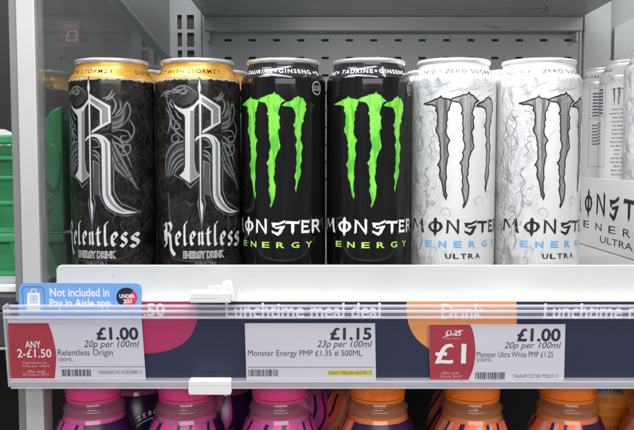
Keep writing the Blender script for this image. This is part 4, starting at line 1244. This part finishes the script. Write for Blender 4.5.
# the plain orange one with a text panel
qb = make_bottle('drink_bottle', M['sleeve_plain_orange'], M['cap_orange'])
a = Art(); a.poly([(-10, 171), (11, 171), (11, 178), (-10, 178)])
bottle_text(a, 'word_panel', M['print_light'], qb, side_r)
a = Art(); a.text('POWER', (-9, 10, 172.5, 176.6), bold=0.03)
bottle_text(a, 'panel_lettering', M['print_black'], qb, lambda v: side_r(v) + 0.1)
a = Art()
for k, w in enumerate(('ENERGY', 'FOCUSED', 'REFRESHED', 'VITAMINS', 'CAFFEINE')):
    a.text(w, (-10, -10 + 2.9 * len(w), 164.5 - k * 6, 168.0 - k * 6), bold=0.0)
bottle_text(a, 'list_lettering', M['cap_orange_ink'], qb, side_r)
index_kids(None)
# front row: photo x of the cap's centre, y of the cap's lower edge, width of the cap in the photo
rows = [(93.5, 58, 0.5, 'pink', 'pink capped bottle in the front row, nearest to the corner post'),
        (186, 55.5, 1.6, 'pink', 'pink capped bottle under the white rail clip'),
        (279.5, 54.5, 2.5, 'pink', 'pink capped bottle beside the row of orange caps'),
        (377.5, 55, 0.2, 'orange', 'orange capped bottle beside the pink capped ones'),
        (472, 55, 2.2, 'orange', 'orange capped bottle under the red £1 ticket'),
        (567.5, 58, 1.2, 'orange', 'orange capped bottle in the front row, beside the plain orange bottle'),
        (662, 56, 0.9, 'orange', 'orange capped bottle cut off by the right edge of the picture')]
first = {'pink': pb, 'orange': ob}
done = set()
xs_b = []
for px, w, ang, kind, lab in rows:
    Y = 602.0
    x = (px - 317) / F * (Y * CP + (CAMH + 75) * SP)
    o = first[kind]
    if kind in done: o = copy_tree(first[kind])
    done.add(kind)
    o.location = Vector((x, Y, ZB)) * S
    o.rotation_euler.z = ang
    o['label'] = lab
    xs_b.append((x, kind))
lab2 = ['pink capped bottle in the second row, behind the one nearest to the corner post',
        'pink capped bottle in the second row, behind the one under the clip',
        'pink capped bottle in the second row, behind the one beside the orange caps',
        'orange capped bottle in the second row, behind the one beside the pink caps',
        'orange capped bottle in the second row, behind the one under the red £1 ticket']
for (x, kind), lab, dx, ang in zip(xs_b, lab2, (16, 20, 14, -13, 9), (-0.25, 0.9, 2.2, 0.8, 2.9)):
    o = copy_tree(first[kind])
    o.location = Vector((x + dx, 602 + 73, ZB)) * S
    o.rotation_euler.z = ang
    o['label'] = lab
    o['group'] = 'second row of bottles on the lower shelf'
qb.location = Vector(((613 - 317) / F * 655, 668, ZB + 0.0)) * S
qb.rotation_euler.z = -0.25
qb.scale = (1.15, 1.15, 1.20)
qb['label'] = 'plain orange bottle with a small word panel, behind the orange capped bottle at the right'
qb['group'] = 'second row of bottles on the lower shelf'

# ================================================================== LEFT SIDE: next bay with green crates, sign
t = thing('bay_shelf', 'pale edge of the neighbouring shelf left of the corner post', 'shelf', (-420, 640, -10))
MB().box(-900, -225, 606, 1150, -14, -3).build('shelf_deck', M['light_grey'], t)
MB().box(-900, -225, 598, 605.5, -9.5, -4).build('shelf_edge', M['white_edge'], t, bevel=1)
MB().box(-900, -225, 590, 597.5, -22, -11).build('ticket_channel', M['dark_rail'], t, bevel=1)
MB().box(-900, -225, 588, 597.5, -49, -23).build('ticket_strip', M['dark_rail'], t, bevel=1)
MB().box(-900, -225, 586, 596, -51.4, -49.6).build('ticket_lip', M['light_grey'], t, bevel=0.6)
def crate(label, x0, x1, y0, y1, z0, z1, group):
    t = thing('plastic_crate', label, 'crate', ((x0 + x1) / 2, (y0 + y1) / 2, z0), 0, group)
    MB().box(x0, x1, y0, y0 + 7, z1 - 7.5, z1).build('rim', M['green'], t, bevel=1.5)
    MB().box(x0, x1, y1 - 7, y1, z1 - 7.5, z1).build('rim', M['green'], t, bevel=1.5)
    MB().box(x0 + 2, x1 - 2, y0 + 1, y1 - 1, z0, z0 + 3).build('base', M['green'], t)
    MB().box(x0 + 2, x1 - 2, y0 + 10, y0 + 13, z0 + 3, z1 - 9).build('front_wall', M['green'], t)
    h = z1 - z0
    if h > 50:
        # front lattice: level bars and leaning bars with gaps
        for k, zz in enumerate((0.30, 0.56, 0.76)):
            MB().box(x0 + 2, x1 - 2, y0 + 1.5, y0 + 6, z0 + h * zz - 1.4, z0 + h * zz + 1.4).build('rib', M['green'], t, bevel=0.5)
        n = 14
        for k in range(n):
            xa = x1 - 9 - k * 26
            MB().prism([(xa, z0 + 3), (xa + 5, z0 + 3), (xa - 3, z1 - 7.6), (xa - 8, z1 - 7.6)], 'y', y0 + 2.5, y0 + 5.5).build('rib', M['green'], t, bevel=0.5)
    else:
        for k in range(14):
            xa = x1 - 12 - k * 26
            MB().prism([(xa, z0 + 3), (xa + 6, z0 + 3), (xa - 2, z1 - 7.6), (xa - 8, z1 - 7.6)], 'y', y0 + 2.5, y0 + 5.5).build('rib', M['green'], t, bevel=0.5)
    return t
XR, YF = -205.5, 640
top = crate('large green plastic crate seen beside and through the glass panel', -590, XR, YF, 1000, 33, 112, 'green crates stacked in the next bay')
MB().box(XR - 4, XR - 0.5, YF + 8.5, 996, 34, 126).build('side_wall', M['green'], top, bevel=0.8)
MB().prism([(-240, 34), (XR, 34), (XR, 135), (-213, 131.5), (-219.5, 123.5), (-222, 126.5), (-240, 126.5)], 'y', YF - 1, YF + 8).build('corner_block', M['green'], top, bevel=1.2)
for (xa, za, xb, zb) in ((-236, 104, -220, 112), (-238, 74, -221, 84), (-236, 60, -218, 72), (-226, 36, -216, 62), (-240, 42, -214, 54)):
    d = Vector((xb - xa, zb - za)).normalized() * 1.7
    MB().prism([(xa - d.y, za + d.x), (xa + d.y, za - d.x), (xb + d.y, zb - d.x), (xb - d.y, zb + d.x)], 'y', YF - 9, YF - 1.1).build('rib', M['green'], top, bevel=0.6)
MB().prism([(-212.5 + 6 * math.cos(k * math.pi / 14), 86 + 19 * math.sin(k * math.pi / 14)) for k in range(28)], 'y', YF - 4, YF - 1.1).build('handle_boss', M['green'], top, bevel=1.5)
low = crate('shallow green plastic crate under the large crate, left of the white post', -590, XR, YF, 1000, -2.6, 32, 'green crates stacked in the next bay')
MB().box(XR - 4, XR - 0.5, YF + 8, 992, 0.5, 24.4).build('side_wall', M['green'], low, bevel=0.8)
# crumpled bag in the crate
t = thing('plastic_bag', 'crumpled pale plastic bag lying in the top green crate', 'bag', (-300, 660, 100))
bmv = bmesh.new(); bmesh.ops.create_icosphere(bmv, subdivisions=4, radius=1)
rb_ = random.Random(2)
vs = []
import mathutils
for v in bmv.verts:
    n_ = mathutils.noise.noise(v.co * 2.6) * 0.35 + mathutils.noise.noise(v.co * 6.5) * 0.2
    q = v.co * (1 + n_)
    vs.append((-300 + q.x * 60, 680 + q.y * 38, 92 + q.z * 26))
fs = [tuple(v.index for v in f.verts) for f in bmv.faces]; bmv.free()
mesh('bag_film', vs, fs, M['bag'], t, smooth=True)
# red sign beyond the glass
c = at(70, 34, 1000)
t = thing('offer_sign', 'dim red £3 offer sign seen through the glass panel', 'sign', (c[0], c[1], c[2] - 18))
MB().box(c[0] - 15, c[0] + 14, 1000, 1001.5, c[2] - 17, c[2] + 16).build('sign_board', M['sign_red'], t, bevel=0.4)
fr_ = lambda u, v, h: (u, 1000 - h, v)
a = Art(); a.text('£3', (c[0] - 6, c[0] + 10, c[2] - 9, c[2] + 5), bold=0.01)
a.text('ONLY', (c[0] - 8, c[0] + 9, c[2] + 8, c[2] + 12))
a.lay('sign_lettering', M['print_grey'], t, fr_, lift=0.2)
print('objects', len(bpy.data.objects), 'tris', sum(len(o.data.polygons) for o in bpy.data.objects if o.type == 'MESH'))
